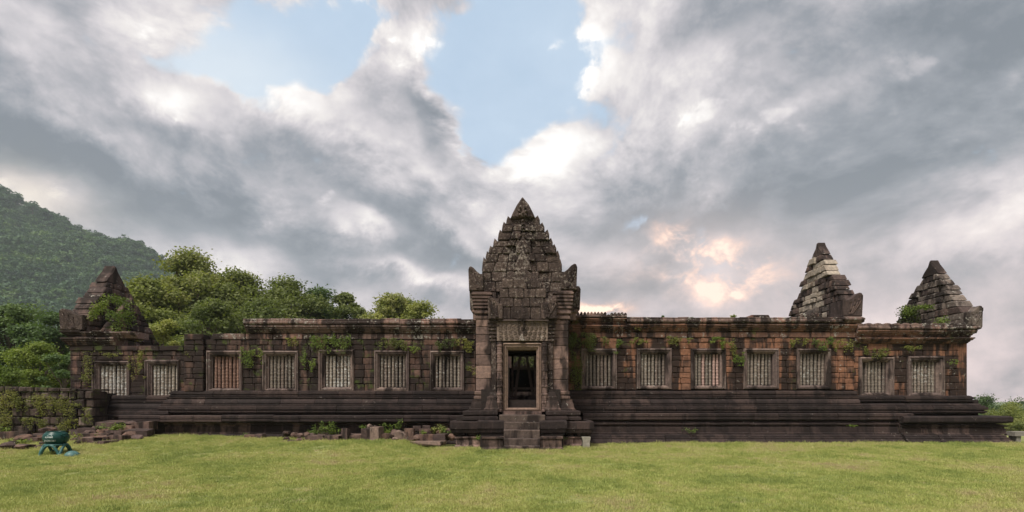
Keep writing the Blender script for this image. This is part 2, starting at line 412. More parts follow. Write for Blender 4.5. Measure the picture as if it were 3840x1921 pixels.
def leaf_mat(name, c1, c2, c3=None, trans=.25, scale=1.2):
    m, nt, b = new_mat(name)
    P, _ = pos_node(nt); rn = rand_node(nt)
    n = noise(nt, P, scale, 3, .6); n2 = noise(nt, P, scale * 9, 2, .5)
    c = ramp(nt, n * .45 + n2 * .35 + noise(nt, P, scale * .25, 3) * .2 + (rn - .5) * .25, [(.30, c1), (.55, c2), (.72, c3 or c2)])
    nt.links.new(c, b.inputs['Base Color']); b.inputs['Roughness'].default_value = .62
    tr = nt.nodes.new('ShaderNodeBsdfTranslucent'); mx = nt.nodes.new('ShaderNodeMixShader'); mx.inputs[0].default_value = trans
    nt.links.new(mixc(nt, 1.0, c, (1.25, 1.35, .6), 'MULTIPLY'), tr.inputs[0])
    nt.links.new(b.outputs[0], mx.inputs[1]); nt.links.new(tr.outputs[0], mx.inputs[2])
    nt.links.new(mx.outputs[0], nt.nodes['Material Output'].inputs['Surface'])
    return m


M['leaf_mid'] = leaf_mat('leaf_green', (.085, .115, .038), (.18, .205, .070), (.32, .31, .12), .4)
M['leaf_dark'] = leaf_mat('leaf_dark_green', (.045, .080, .030), (.085, .135, .045), (.13, .185, .060), .3)
M['leaf_yel'] = leaf_mat('leaf_yellow_green', (.145, .175, .050), (.245, .265, .078), (.36, .34, .12), .38)
M['leaf_vivid'] = leaf_mat('creeper_leaf', (.065, .10, .020), (.115, .165, .028), (.19, .23, .040), .3, 3)
M['leaf_hang'] = leaf_mat('hanging_leaf', (.045, .060, .018), (.085, .105, .024), (.14, .155, .035), .2, 4)
M['leaf_olive'] = leaf_mat('moss_leaf', (.085, .10, .018), (.14, .15, .028), (.22, .21, .045), .2, 4)
M['forest'] = leaf_mat('forest_leaf', (.034, .070, .044), (.070, .130, .062), (.17, .25, .085), .25, .020)
m, nt, b = new_mat('bark'); P, _ = pos_node(nt)
nt.links.new(ramp(nt, noise(nt, P, 6, 5), [(.3, (.05, .04, .03)), (.7, (.16, .13, .10))]), b.inputs['Base Color']); b.inputs['Roughness'].default_value = .9; M['bark'] = m


def paint(name, c, rough=.4):
    m, nt, b = new_mat(name); P, _ = pos_node(nt)
    n = noise(nt, P, 14, 5, .6)
    nt.links.new(ramp(nt, n, [(.3, tuple(v * .75 for v in c)), (.55, c), (.8, tuple(min(v * 1.3 + .01, 1) for v in c))]), b.inputs['Base Color'])
    b.inputs['Roughness'].default_value = rough; bump(nt, b, n, .15, .01); return m


M['bin'] = paint('bin_green_rubber', (.008, .050, .044), .34)
M['bin_leg'] = paint('bin_leg_green', (.028, .095, .088), .42)
M['bin_lid'] = paint('bin_lid_green', (.065, .14, .135), .45)
M['black'] = paint('bin_inside_black', (.008, .009, .009), .8)
M['white'] = paint('white_lettering', (.62, .68, .66), .6)
M['wood'] = paint('brace_timber', (.24, .18, .15), .85)
M['concrete'] = paint('concrete_grey', (.20, .185, .16), .9)
M['concrete_pale'] = paint('concrete_pale', (.25, .23, .19), .9)


def smooth01(t): t = max(0., min(1., t)); return t * t * (3 - 2 * t)


def ground_z(x, y):
    rise = .20 * smooth01((-2.9 - x) / 1.2) + .12 * smooth01((-8 - x) / 4)
    rise += .05 * smooth01((x - 2.5) / 2)
    g = rise * smooth01((y + 6.0) / 4.2)
    if y > 8: g *= 1 - smooth01((y - 8) / 8)
    near = math.hypot(x, y + 4)
    g += .028 * mn.noise(Vector((x * .45, y * .45, 1.3))) + .012 * mn.noise(Vector((x * 1.6, y * 1.6, 4.1)))
    g -= 4.5 * smooth01((x - 21) / 40) * smooth01((y + 12) / 22)
    if near > 60: g += .6 * mn.noise(Vector((x * .01, y * .01, .5)))
    return g


def make_ground():
    def axis(lo, hi, flo, fhi, fine, coarse):
        a = []; t = flo
        while t <= fhi: a.append(t); t += fine
        s = fine; t = fhi + s
        while t < hi: a.append(t); s *= 1.35; s = min(s, coarse); t += s
        a.append(hi); s = fine; t = flo - s
        while t > lo: a.insert(0, t); s *= 1.35; s = min(s, coarse); t -= s
        a.insert(0, lo); return a
    xs = axis(-1480, 1480, -24, 30, .4, 120); ys = axis(-60, 1480, -19, 12, .35, 120)
    v = [(x, y, ground_z(x, y)) for y in ys for x in xs]; n = len(xs)
    f = [(j * n + i, j * n + i + 1, (j + 1) * n + i + 1, (j + 1) * n + i) for j in range(len(ys) - 1) for i in range(n - 1)]
    m, nt, b = new_mat('lawn'); P, _ = pos_node(nt)
    n1 = noise(nt, P, .55, 5, .6); n2 = noise(nt, P, 7, 6, .7); n3 = noise(nt, P, 1.4, 4, .6)
    c = ramp(nt, n1 * .55 + n2 * .45, [(.33, (.14, .17, .055)), (.5, (.20, .22, .075)), (.66, (.27, .25, .11))])
    c = mixc(nt, (n3 * .6 + n2 * .4).smooth(.53, .64) * .8, c, (.27, .20, .115))
    sy = nt.nodes.new('ShaderNodeSeparateXYZ'); nt.links.new(P, sy.inputs[0])
    c = mixc(nt, E(nt, sy.outputs[1]).smooth(6, 16) * .9, c, mixc(nt, n3, (.035, .055, .020), (.09, .12, .040)))
    nt.links.new(c, b.inputs['Base Color']); b.inputs['Roughness'].default_value = .95
    bump(nt, b, n2 + noise(nt, P, 60, 3) * .6, .8, .03)
    tag(mesh_obj('ground', v, f, m, center=False, smooth=True), kind='structure')
make_ground()


def gn_scatter(name, pts, sources, mat, smin, smax, tilt=.25, kind='stuff'):
    """vertices of one mesh carry instances of the source clumps (geometry nodes)."""
    src = bpy.data.collections.new(name + '_source')
    for s in sources: src.objects.link(s)
    me = bpy.data.meshes.new(name); me.from_pydata(pts, [], [])
    o = bpy.data.objects.new(name, me); col.objects.link(o)
    ng = bpy.data.node_groups.new(name + '_nodes', 'GeometryNodeTree')
    ng.interface.new_socket('Geometry', in_out='INPUT', socket_type='NodeSocketGeometry')
    ng.interface.new_socket('Geometry', in_out='OUTPUT', socket_type='NodeSocketGeometry')
    N = ng.nodes.new; L = ng.links.new
    gi = N('NodeGroupInput'); go = N('NodeGroupOutput'); ip = N('GeometryNodeInstanceOnPoints')
    ci = N('GeometryNodeCollectionInfo'); ci.inputs[0].default_value = src; ci.inputs['Separate Children'].default_value = True; ci.inputs['Reset Children'].default_value = True
    mp = N('GeometryNodeMeshToPoints')
    L(gi.outputs[0], mp.inputs[0]); L(mp.outputs[0], ip.inputs['Points']); L(ci.outputs[0], ip.inputs['Instance'])
    ip.inputs['Pick Instance'].default_value = True
    rr = N('FunctionNodeRandomValue'); rr.data_type = 'FLOAT_VECTOR'
    rr.inputs[0].default_value = (-tilt, -tilt, 0); rr.inputs[1].default_value = (tilt, tilt, 6.283)
    L(rr.outputs[0], ip.inputs['Rotation'])
    rs = N('FunctionNodeRandomValue'); rs.data_type = 'FLOAT'; rs.inputs[2].default_value = smin; rs.inputs[3].default_value = smax; rs.inputs['Seed'].default_value = 5
    L(rs.outputs[1], ip.inputs['Scale'])
    L(ip.outputs[0], go.inputs[0])
    md = o.modifiers.new('scatter', 'NODES'); md.node_group = ng
    me.materials.append(mat)
    return tag(o, kind=kind)


def src_obj(name, v, f, mat):
    me = bpy.data.meshes.new(name); me.from_pydata(v, [], f); me.materials.append(mat)
    return bpy.data.objects.new(name, me)


def make_grass():
    m, nt, b = new_mat('grass_blade'); P, _ = pos_node(nt); rn = rand_node(nt)
    n1 = noise(nt, P, .5, 5, .65); n2 = noise(nt, P, 5, 4, .6)
    c = ramp(nt, (n1 - .5) * .85 + (n2 - .5) * .45 + (noise(nt, P, .16, 3) - .5) * .4 + rn * .10 + .45, [(.36, (.235, .29, .080)), (.46, (.34, .385, .110)), (.55, (.43, .44, .150)), (.64, (.46, .42, .20)), (.72, (.42, .33, .19))])
    nt.links.new(c, b.inputs['Base Color']); b.inputs['Roughness'].default_value = .6
    tr = nt.nodes.new('ShaderNodeBsdfTranslucent'); mx = nt.nodes.new('ShaderNodeMixShader'); mx.inputs[0].default_value = .35
    nt.links.new(c, tr.inputs[0]); nt.links.new(b.outputs[0], mx.inputs[1]); nt.links.new(tr.outputs[0], mx.inputs[2])
    nt.links.new(mx.outputs[0], nt.nodes['Material Output'].inputs['Surface'])
    M['grass'] = m
    r = random.Random(3)
    def clump(nm, n, rad, h0, h1, wd):
        v = []; f = []
        for _ in range(n):
            a = r.uniform(0, 6.283); q = rad * math.sqrt(r.random()); x, y = q * math.cos(a), q * math.sin(a)
            h = r.uniform(h0, h1); t = r.uniform(0, 6.283); dx, dy = math.cos(t) * wd, math.sin(t) * wd
            lx, ly = r.uniform(-.7, .7) * h, r.uniform(-.7, .7) * h; k = len(v)
            v += [(x - dx, y - dy, -.01), (x + dx, y + dy, -.01), (x + lx * .4 + dx * .7, y + ly * .4 + dy * .7, h * .6), (x + lx * .4 - dx * .7, y + ly * .4 - dy * .7, h * .6), (x + lx, y + ly, h)]
            f += [(k, k + 1, k + 2, k + 3), (k + 3, k + 2, k + 4)]
        return src_obj(nm, v, f, m)
    short = [clump('short_grass_clump', 80, .17, .010, .030, .0035) for _ in range(3)]
    tall = [clump('tall_grass_clump', 34, .12, .03, .10, .004) for _ in range(3)]
    pts = []
    def hidden(x, y):
        if y > -1.0: return True
        if -2.9 < x < 2.4 and y > -2.6: return True
        if -1.5 < x < 1.3 and y > -3.4: return True
        return False
    while len(pts) < 26000:
        y = -13.2 + 12.5 * r.random() ** .8
        dist = D + y; half = 1.08 * dist
        x = r.uniform(-half, half * .98)
        if hidden(x, y): continue
        if mn.noise(Vector((x * .9, y * .9, 9))) + .5 * mn.noise(Vector((x * 3, y * 3, 2))) < -.34 and r.random() < .45: continue
        if abs(x) < 1.6 and -5.6 < y < -3.6 and r.random() < .8 * math.exp(-((x / .8) ** 2 + ((y + 4.3) / .7) ** 2)): continue
        pts.append((x, y, ground_z(x, y)))
    g = gn_scatter('grass', pts, short, m, .7, 1.5)
    tag(g, 'short green lawn grass covering the ground in front of the temple', 'grass')
    pts = []
    for _ in range(6500):
        y = -12 + 11.2 * r.random() ** .5; x = r.uniform(-20, 21)
        edge = -1.15
        k = mn.noise(Vector((x * .35, y * .6, 3)))
        if hidden(x, y): continue
        d = edge - y
        if d < .35 or (d < 1.0 and k > .0) or (k > .33 and r.random() < .5) or (x < -3 and d < 2.6 and k > -.1 and r.random() < .5):
            pts.append((x, y, ground_z(x, y)))
    for _ in range(900):                      # tufts at the foot of the porch plinth
        s = r.random(); x = r.uniform(-2.9, 2.6); y = -2.75 - r.random() * .35 if abs(x) > 1.35 else -3.75 - r.random() * .3
        pts.append((x, y, ground_z(x, y)))
    g = gn_scatter('tufted_grass', pts, tall, m, .5, 1.5)
    tag(g, 'taller grass tufts growing along the foot of the plinth and among fallen stones', 'grass')
make_grass()

# ------------------------------------------------------------------ hill and its forest
RIDGE = [(-3200, 300), (-1500, 330), (-700, 480), (-300, 610), (0, 722), (48, 738), (125, 783), (192, 812), (260, 850), (366, 898), (433, 905), (505, 922), (568, 953), (635, 985), (760, 1050), (900, 1125), (1100, 1240), (1400, 1380), (1700, 1500)]
HY = 680.0


def ridge_z(x):
    px = CX + x * F / (HY + D)
    for (a, za), (b_, zb) in zip(RIDGE, RIDGE[1:]):
        if a <= px <= b_:
            return EYE + (CY - (za + (zb - za) * (px - a) / (b_ - a))) * (HY + D) / F
    return 420 if px < RIDGE[0][0] else 0


def hill_z(x, y):
    t = (y - 190) / (HY - 190)
    s = max(t, 0) ** .92 if t < 1 else max(0, 1 - ((y - HY) / 420) ** 1.5)
    h = ridge_z(x) * s
    h += s * (14 * mn.noise(Vector((x * .008, y * .008, 0))) + 7 * mn.noise(Vector((x * .022, y * .022, 3)))) * (1 if t < .93 else max(0, (1 - t) * 14) if t < 1 else 0)
    return h - 4


def make_hill():
    xs = [-1400 + i * 16 for i in range(86)]; ys = [180 + j * 16 for j in range(52)]
    v = [(x, y, hill_z(x, y)) for y in ys for x in xs]; n = len(xs)
    f = [(j * n + i, j * n + i + 1, (j + 1) * n + i + 1, (j + 1) * n + i) for j in range(len(ys) - 1) for i in range(n - 1)]
    m, nt, b = new_mat('hill_ground'); P, _ = pos_node(nt)
    nt.links.new(ramp(nt, noise(nt, P, .03, 6), [(.35, (.020, .038, .016)), (.6, (.05, .078, .028)), (.8, (.08, .08, .055))]), b.inputs['Base Color'])
    tag(mesh_obj('hill', v, f, m, center=False, smooth=True), kind='structure')
    r = random.Random(11)
    def canopy(nm, n, fl, hh=1.0, trunk=False):
        v = []; f = []
        lobes = [(Vector((r.uniform(-3.4, 3.4), r.uniform(-3.4, 3.4), r.uniform(3.0, 7.5) * hh)), r.uniform(1.5, 2.8)) for _ in range(8)]
        for _ in range(n):
            c, rad = r.choice(lobes); d = Vector((r.gauss(0, 1), r.gauss(0, 1), r.gauss(.5, .8))).normalized()
            p = c + d * rad * r.uniform(.75, 1.05); s = r.uniform(.5, 1.05) * fl
            a = Vector((r.gauss(0, 1), r.gauss(0, 1), r.gauss(0, .6))).normalized(); bb = a.cross(d + Vector((r.gauss(0, .5), r.gauss(0, .5), .3))).normalized()
            k = len(v); v += [tuple(p - a * s), tuple(p + bb * s * .7), tuple(p + a * s), tuple(p - bb * s * .7)]; f.append((k, k + 1, k + 2, k + 3))
        mb = MB(); mb.v = v; mb.f = f
        mb.tube([(0, 0, -2), (0, 0, 5 * hh)], [.35, .2], 5)
        return src_obj(nm, mb.v, mb.f, M['forest'])
    srcs = [canopy('canopy_clump', 260, .9, r.uniform(.8, 1.25)) for _ in range(5)]
    pts = []
    while len(pts) < 11000:
        y = r.uniform(200, 705); x = r.uniform(-1100, -60) if r.random() < .42 else r.uniform(-780, -300) if r.random() < .5 else r.uniform(-640, -60) * (y + D) / 700
        z = hill_z(x, y)
        if z < -3 or (y > HY - 25 and r.random() < .35): continue
        k = mn.noise(Vector((x * .012, y * .012, 8)))
        if k < -.38 and r.random() < .7: continue
        pts.append((x, y, z - (1.5 if k < 0 else 0)))
    g = gn_scatter('forest', pts, srcs, M['forest'], .45, 1.55, .12)
    tag(g, 'dense green forest covering the slope of the hill on the left', 'forest')
make_hill()


def make_woods():
    r = random.Random(19); src = []
    for q in range(3):
        v = []; f = []
        for _ in range(9):
            leaf_cluster(v, f, Vector((r.uniform(-3, 3), r.uniform(-3, 3), r.uniform(2, 6))), r.uniform(1.3, 2.4), 60, 1.1, r, .8)
        src.append(src_obj('woods_clump', v, f, M['leaf_dark']))
    pts = []
    while len(pts) < 1500:
        x = r.uniform(-420, 560); y = r.uniform(85, 190)
        u = x / (y + D)
        if -1.05 < u < .80 and y < 100: continue
        pts.append((x, y, ground_z(x, y) - (4.2 if .70 < u < 1.1 else 1.5 if x > 0 else .5)))
    g = gn_scatter('woods', pts, src, M['leaf_dark'], .5, .95, .1)
    tag(g, 'low belt of dark woods on the flat land far behind the temple', 'woods')

# ------------------------------------------------------------------ trees
def leaf_cluster(v, f, c, rad, n, size, r, flat=.8, droop=0.0):
    for _ in range(n):
        d = Vector((r.gauss(0, 1), r.gauss(0, 1), r.gauss(.25, .9))).normalized()
        p = c + Vector((d.x * rad, d.y * rad, d.z * rad * flat)) * (r.uniform(.35, 1.06) if r.random() < .7 else abs(r.gauss(1.05, .22)))
        s = size * r.uniform(.55, 1.25)
        a = (Vector((r.gauss(0, 1), r.gauss(0, 1), r.gauss(-droop, .5)))).normalized()
        nrm = (d + Vector((r.gauss(0, .7), r.gauss(0, .7), .5 + r.gauss(0, .5)))).normalized()
        b_ = nrm.cross(a)
        if b_.length < .05: continue
        b_.normalize(); k = len(v)
        v += [tuple(p - a * s * .5), tuple(p + b_ * s * .30), tuple(p + a * s * .5), tuple(p - b_ * s * .30)]; f.append((k, k + 1, k + 2, k + 3))


make_woods()


def tree(x, y, top, width, lab, cat='tree', group=None, mat='leaf_mid', leaves=9000, size=.30, seed=1, base=None, low=.16, name='tree', open_=0.0, ncl=None):
    r = random.Random(seed)
    z0 = ground_z(x, y) if base is None else base
    H = top - z0
    width *= 1.18
    t = tag(empty(name, (x, y, z0)), lab, cat, group)
    tb = MB(); rad = max(.05, H * .018)
    bend = [Vector((0, 0, -.2))]
    for i in range(1, 6): bend.append(Vector((r.uniform(-.06, .06) * H * i / 5, r.uniform(-.05, .05) * H * i / 5, H * .75 * i / 5)))
    tb.tube(bend, [rad * (1.35 - .2 * i) for i in range(6)], 8)
    v = []; f = []
    fixed = ncl is not None
    ncl = ncl or max(40, int(width * H * .85))
    cl = []
    for i in range(ncl):
        zz = low + (1 - low) * (r.random() ** .80)
        q0 = min(1, max(.0, (zz - low) / (1 - low)))
        prof = (math.sin(math.pi * min(1, q0 * .80 + .20))) ** .75 * (1 + .25 * mn.noise(Vector((seed, zz * 4, 0))))
        a = r.uniform(0, 6.283); q = (r.random() ** .5) * width / 2 * prof
        cl.append(Vector((q * math.cos(a), q * math.sin(a), H * (zz - .05) + r.uniform(-.02, .02) * H)))
    cr = width / 2 * (.20 if not fixed else .36)
    for ci, c in enumerate(cl):
        if r.random() < (.75 if fixed else .6):
            i0 = min(4, max(1, int(c.z / H * 4.2))); p = bend[i0]
            tb.tube([p, p.lerp(c, .5) + Vector((0, 0, -.05 * H * r.random())), c], [rad * .5, rad * .36, rad * .16], 5, False)
        rr = cr * r.uniform(.3, 1.35)
        leaf_cluster(v, f, c, rr, int(leaves / ncl * (rr / cr) ** 1.5 * 1.15), size, r, .62, .3)
    tb.build('trunk', M['bark'], t, center=False)
    me = mesh_obj('crown', v, f, M[mat], t, center=False)
    return t


def T(px, ytop, y, wpx, lab, **k):
    return tree(X(px, y), y, Z(ytop, y), wpx * (D + y) / F, lab, **k)


GT = 'trees standing behind the left half of the temple'
T(715, 938, 26, 400, 'tallest broad-leaved tree, rising above the left wing just right of the overgrown gable', mat='leaf_mid', leaves=48937, seed=21, group=GT, size=0.274)
T(555, 1045, 22, 330, 'yellow-green tree close behind the right shoulder of the overgrown gable', mat='leaf_yel', leaves=32625, seed=22, group=GT, size=0.258)
T(895, 1006, 28, 420, 'rounded leafy tree just right of the tallest tree behind the left wing', mat='leaf_mid', leaves=35887, seed=23, group=GT, size=0.274)
T(1075, 1050, 31, 400, 'mid-green tree third from the overgrown gable in the row behind the left wing', mat='leaf_mid', leaves=29362, seed=24, group=GT, size=0.274)
T(1190, 1082, 33, 300, 'darker green tree in the row, above the third cornice stretch of the left wing', mat='leaf_dark', leaves=26100, seed=25, group=GT, size=0.274)
T(1295, 1080, 34, 200, 'separate green tree at the right end of the long row, before the gap of sky', mat='leaf_mid', leaves=22837, seed=26, group=GT, size=0.274)
T(1465, 1096, 34, 270, 'tree standing apart between the gap of sky and the porch, the left of the pair', mat='leaf_mid', leaves=22837, seed=27, group=GT, size=0.274)
T(1580, 1124, 34, 260, 'lower yellowish tree beside the porch, the right of the pair', mat='leaf_yel', leaves=21206, seed=28, group=GT, size=0.258)
T(1525, 1120, 37, 300, 'middle part of the low wide crown beside the porch, behind the other two', mat='leaf_mid', leaves=10000, seed=48, group=GT, size=.28)
T(790, 1120, 17, 360, 'bushy green tree low behind the broken end of the cornice', mat='leaf_mid', leaves=19575, seed=29, group=GT, size=0.198, low=.1)
T(1000, 1110, 20, 380, 'leafy tree pressed behind the start of the cornice', mat='leaf_mid', leaves=17400, seed=30, group=GT, size=0.213, low=.1)
T(620, 1190, 13, 200, 'pale shrub with broad leaves just behind the square pier', mat='leaf_yel', leaves=15225, seed=31, size=0.152, low=.05, cat='shrub', name='shrub')
T(1420, 1170, 30, 170, 'small olive bush filling the gap low between two trees', mat='leaf_yel', leaves=3500, seed=47, size=.26, low=.1, cat='shrub', name='shrub')
GL = 'trees and bushes at the far left behind the mossy wall'
T(50, 1140, 22, 420, 'dark green tree at the left edge behind the mossy wall', mat='leaf_dark', leaves=38280, seed=32, group=GL, size=0.228, low=.1)
T(215, 1165, 20, 330, 'dark tree whose crown touches the left corner of the temple', mat='leaf_dark', leaves=31320, seed=33, group=GL, size=0.228, low=.1)
T(140, 1285, 11, 300, 'bright rounded bush in front of the dark trees beside the temple corner', mat='leaf_vivid', leaves=31320, seed=34, group=GL, size=0.122, low=.02, cat='bush', name='bush')
T(240, 1290, 9, 190, 'small vine-covered bush against the left corner of the temple', mat='leaf_dark', leaves=20880, seed=35, group=GL, size=0.106, low=.02, cat='bush', name='bush')
T(20, 1375, 8, 260, 'low bright green bush at the left edge just above the mossy wall', mat='leaf_vivid', leaves=24360, seed=36, group=GL, size=0.099, low=.0, cat='bush', name='bush')
T(-150, 1180, 20, 260, 'dark green tree beyond the left edge of the view', mat='leaf_dark', leaves=13050, seed=37, group=GL, size=0.228, low=.1)
GR = 'treetops showing above the right wing'
T(2490, 1168, 42, 62, 'small treetop above the right wing nearest the cresting', mat='leaf_dark', leaves=2500, seed=38, group=GR, size=.3, low=.45)
T(2590, 1166, 42, 60, 'dark lopsided treetop above the right wing, second from the cresting', mat='leaf_dark', leaves=2400, seed=39, group=GR, size=.3, low=.45)
T(2665, 1182, 42, 90, 'lowest and faintest treetop above the right wing', mat='leaf_dark', leaves=2200, seed=40, group=GR, size=.3, low=.45)
T(2745, 1156, 40, 80, 'olive treetop with reddish twigs above the right wing, nearest the pale gable', mat='leaf_yel', leaves=2400, seed=41, group=GR, size=.3, low=.45)
GE = 'trees beyond the right end of the temple'
T(3690, 1486, 46, 210, 'dark green tree beyond the right end of the plinth, the farthest back', mat='leaf_dark', leaves=8700, seed=42, group=GE, size=0.213, low=.02, base=-5.5)
T(3840, 1494, 48, 230, 'dark tree at the right edge behind the bright bush', mat='leaf_dark', leaves=8700, seed=43, group=GE, size=0.213, low=.02, base=-5.5)
T(3790, 1516, 30, 220, 'bright yellow-green bush in front of the dark trees beside the end of the plinth', mat='leaf_yel', leaves=13050, seed=44, group=GE, size=0.137, low=.0, base=-2.8, cat='bush', name='bush')
T(3830, 1575, 18, 150, 'low olive bush behind the stone bench', mat='leaf_mid', leaves=10150, seed=45, group=GE, size=0.099, low=.0, base=-.8, cat='bush', name='bush')
T(3920, 1510, 34, 170, 'green bush just past the right edge of the view', mat='leaf_mid', leaves=7250, seed=46, group=GE, size=0.152, low=.0, base=-3, cat='bush', name='bush')
r_ = random.Random(5)
RL = ['tree standing on the ridge at the very left edge of the view', 'second small tree from the left on the ridge of the hill', 'lone round-topped tree on the ridge, left of a pair', 'left tree of a pair on the ridge above the dark slope', 'right tree of a pair on the ridge above the dark slope', 'small tree on the ridge halfway down to the saddle', 'tall flat-topped tree on the ridge above the left gable', 'smaller flat-topped tree beside the tall one on the ridge', 'ridge tree between the flat-topped pair and the descending slope', 'first small tree on the ridge where it starts falling to the right', 'second small tree on the ridge falling to the right', 'lowest ridge tree, just left of the tallest broad-leaved tree']
for i, (px, py) in enumerate([(28, 706), (60, 724), (122, 764), (165, 786), (180, 790), (250, 828), (464, 880), (478, 893), (505, 905), (545, 925), (568, 936), (605, 955)]):
    y = 676 - r_.uniform(0, 6); x = X(px, y)
    tree(x, y, Z(py, y), r_.uniform(9, 16) if i % 3 else 11, RL[i], group='trees on the ridge of the hill', mat='forest', leaves=260, size=2.4, seed=60 + i, base=hill_z(x, y) - 2, low=.5, ncl=14)

# ------------------------------------------------------------------ the temple
temple = tag(empty('stone_temple'), 'long dark ruined stone temple with a pointed central porch and three side gables', 'temple')
r = random.Random(12)

# main wall core (rubble behind the facing), inner floor, rear wall with its doorway
cb = MB()
XL, XR = X(259), X(3626)
cb.box(XL + .03, -1.0, .37, .95, 0, Z(1300)); cb.box(X(700), -1.0, .37, .95, Z(1300), Z(1258)); cb.box(X(928), -1.0, .37, .95, Z(1258), Z(1204))
cb.box(1.0, XR - .03, .37, .95, 0, Z(1226)); cb.box(1.0, X(3203), .37, .95, Z(1226), Z(1200)); cb.box(1.0, X(2345), .37, .95, Z(1200), Z(1186))
cb.box(-1.0, 1.0, .37, .95, Z(1330), Z(1186)); cb.box(-1.0, 1.0, .37, .95, 0, 1.3)
core = cb.build('wall_core', M['core'], temple, center=False)
rb = MB(); rb.box(XL + .1, -.62, 4.4, 5.0, 0, 3.95); rb.box(.62, XR - .1, 4.4, 5.0, 0, 3.95); rb.box(-.62, .62, 4.4, 5.0, 3.05, 3.95)
rb.box(-1.2, 1.2, 6.6, 6.9, 0, 3.2); rb.box(-1.2, -.62, 5.0, 6.6, 0, 3.2); rb.box(.62, 1.2, 5.0, 6.6, 0, 3.2); rb.box(-1.2, 1.2, 5.0, 6.9, 3.2, 3.4)
rb.box(XL + .1, XL + .7, .95, 4.4, 0, 3.6); rb.box(XR - .7, XR - .1, .95, 4.4, 0, 4.0)
rb.box(XL + .7, XR - .7, .95, 4.4, .2, 1.32)
rb.build('rear_wall', M['wall_l'], temple, center=False)

WINDOWS = [  # outer frame px x0,x1,y0,y1 ; opening x0,x1,y0,y1 ; frame look
    (347, 490, 1354, 1502, 370, 472, 1371, 1488, 'bal_white'), (544, 674, 1350, 1502, 567, 664, 1371, 1488, 'bal_white'),
    (776, 910, 1316, 1469, 796, 894, 1337, 1456, 'bal_red'), (985, 1121, 1316, 1469, 1006, 1103, 1335, 1456, 'baluster'),
    (1196, 1328, 1312, 1468, 1216, 1313, 1334, 1452, 'bal_white'), (1404, 1535, 1315, 1468, 1423, 1520, 1334, 1452, 'baluster'), (1613, 1742, 1316, 1468, 1629, 1726, 1335, 1453, 'baluster'),
    (2178, 2313, 1308, 1461, 2196, 2294, 1331, 1448, 'baluster'), (2387, 2519, 1307, 1460, 2404, 2497, 1328, 1446, 'baluster'),
    (2590, 2721, 1308, 1460, 2607, 2701, 1328, 1446, 'bal_pink'), (2787, 2919, 1308, 1460, 2804, 2899, 1327, 1445, 'baluster'), (2986, 3114, 1308, 1460, 3002, 3098, 1327, 1445, 'baluster'),
    (3222, 3352, 1340, 1486, 3235, 3326, 1358, 1473, 'baluster'), (3404, 3541, 1336, 1486, 3421, 3513, 1358, 1473, 'baluster')]
WN = ['first window from the left end, balusters whitened by lichen', 'second window from the left end, its balusters blotched white', 'window with reddish balusters beside the square pier', 'window with greenish grey balusters, fourth from the left end',
      'fifth window from the left end', 'window with a pale chipped sill, second left of the porch', 'window next to the porch on its left', 'window next to the porch on its right', 'second window right of the porch',
      'window with four fresh pinkish balusters', 'fourth window right of the porch', 'window below the pale patched gable', 'first window of the lower right end', 'last window on the right']

# baluster shapes (shared meshes)
def bal_mesh(nm, seed, H=1.2, rad=.066):
    rr = random.Random(seed); pr = []; z = 0
    n = 5
    for i in range(n):                                   # collars and fine rings between longer drums
        h = H / n * rr.uniform(.94, 1.06) if i < n - 1 else H - z; b = rad * rr.uniform(.95, 1.03)
        for u, k in ((.0, .74), (.03, .92), (.07, .98), (.10, .86), (.13, .84), (.16, .95), (.30, 1.0), (.40, .97), (.43, .84), (.46, .96), (.52, .99), (.55, .84), (.58, .96), (.72, .99), (.82, .94), (.85, .82), (.89, .97), (.94, .95), (.97, .76)):
            pr.append((b * k, z + h * u))
        z += h
    pr.append((rad * .7, H))
    mb = MB().lathe(pr, n=10)
    me = bpy.data.meshes.new(nm); me.from_pydata(mb.v, [], mb.f); me.polygons.foreach_set('use_smooth', [True] * len(mb.f))
    return me
BAL = {}
for k in ('baluster', 'bal_red', 'bal_white', 'bal_pink'):
    BAL[k] = []
    for s in range(3):
        me = bal_mesh('baluster', s + 3); me.materials.append(M[k]); BAL[k].append(me)


def frame_member(name, a, b_, ia, ib, inward, T_, y0, mat, parent, prof):
    """mitred frame bar from corner a to b (x, z); inward = unit (x,z); prof = (t, y) across the width."""
    v = []; n = len(prof)
    for (p, q) in ((a, ia), (b_, ib)):
        for t, y in prof: v.append((p[0] + (q[0] - p[0]) * t / T_, y0 + y, p[1] + (q[1] - p[1]) * t / T_))
    f = [(j, n + j, n + j + 1, j + 1) for j in range(n - 1)] + [tuple(range(n)), tuple(reversed(range(n, 2 * n)))]
    return mesh_obj(name, v, f, mat, parent)


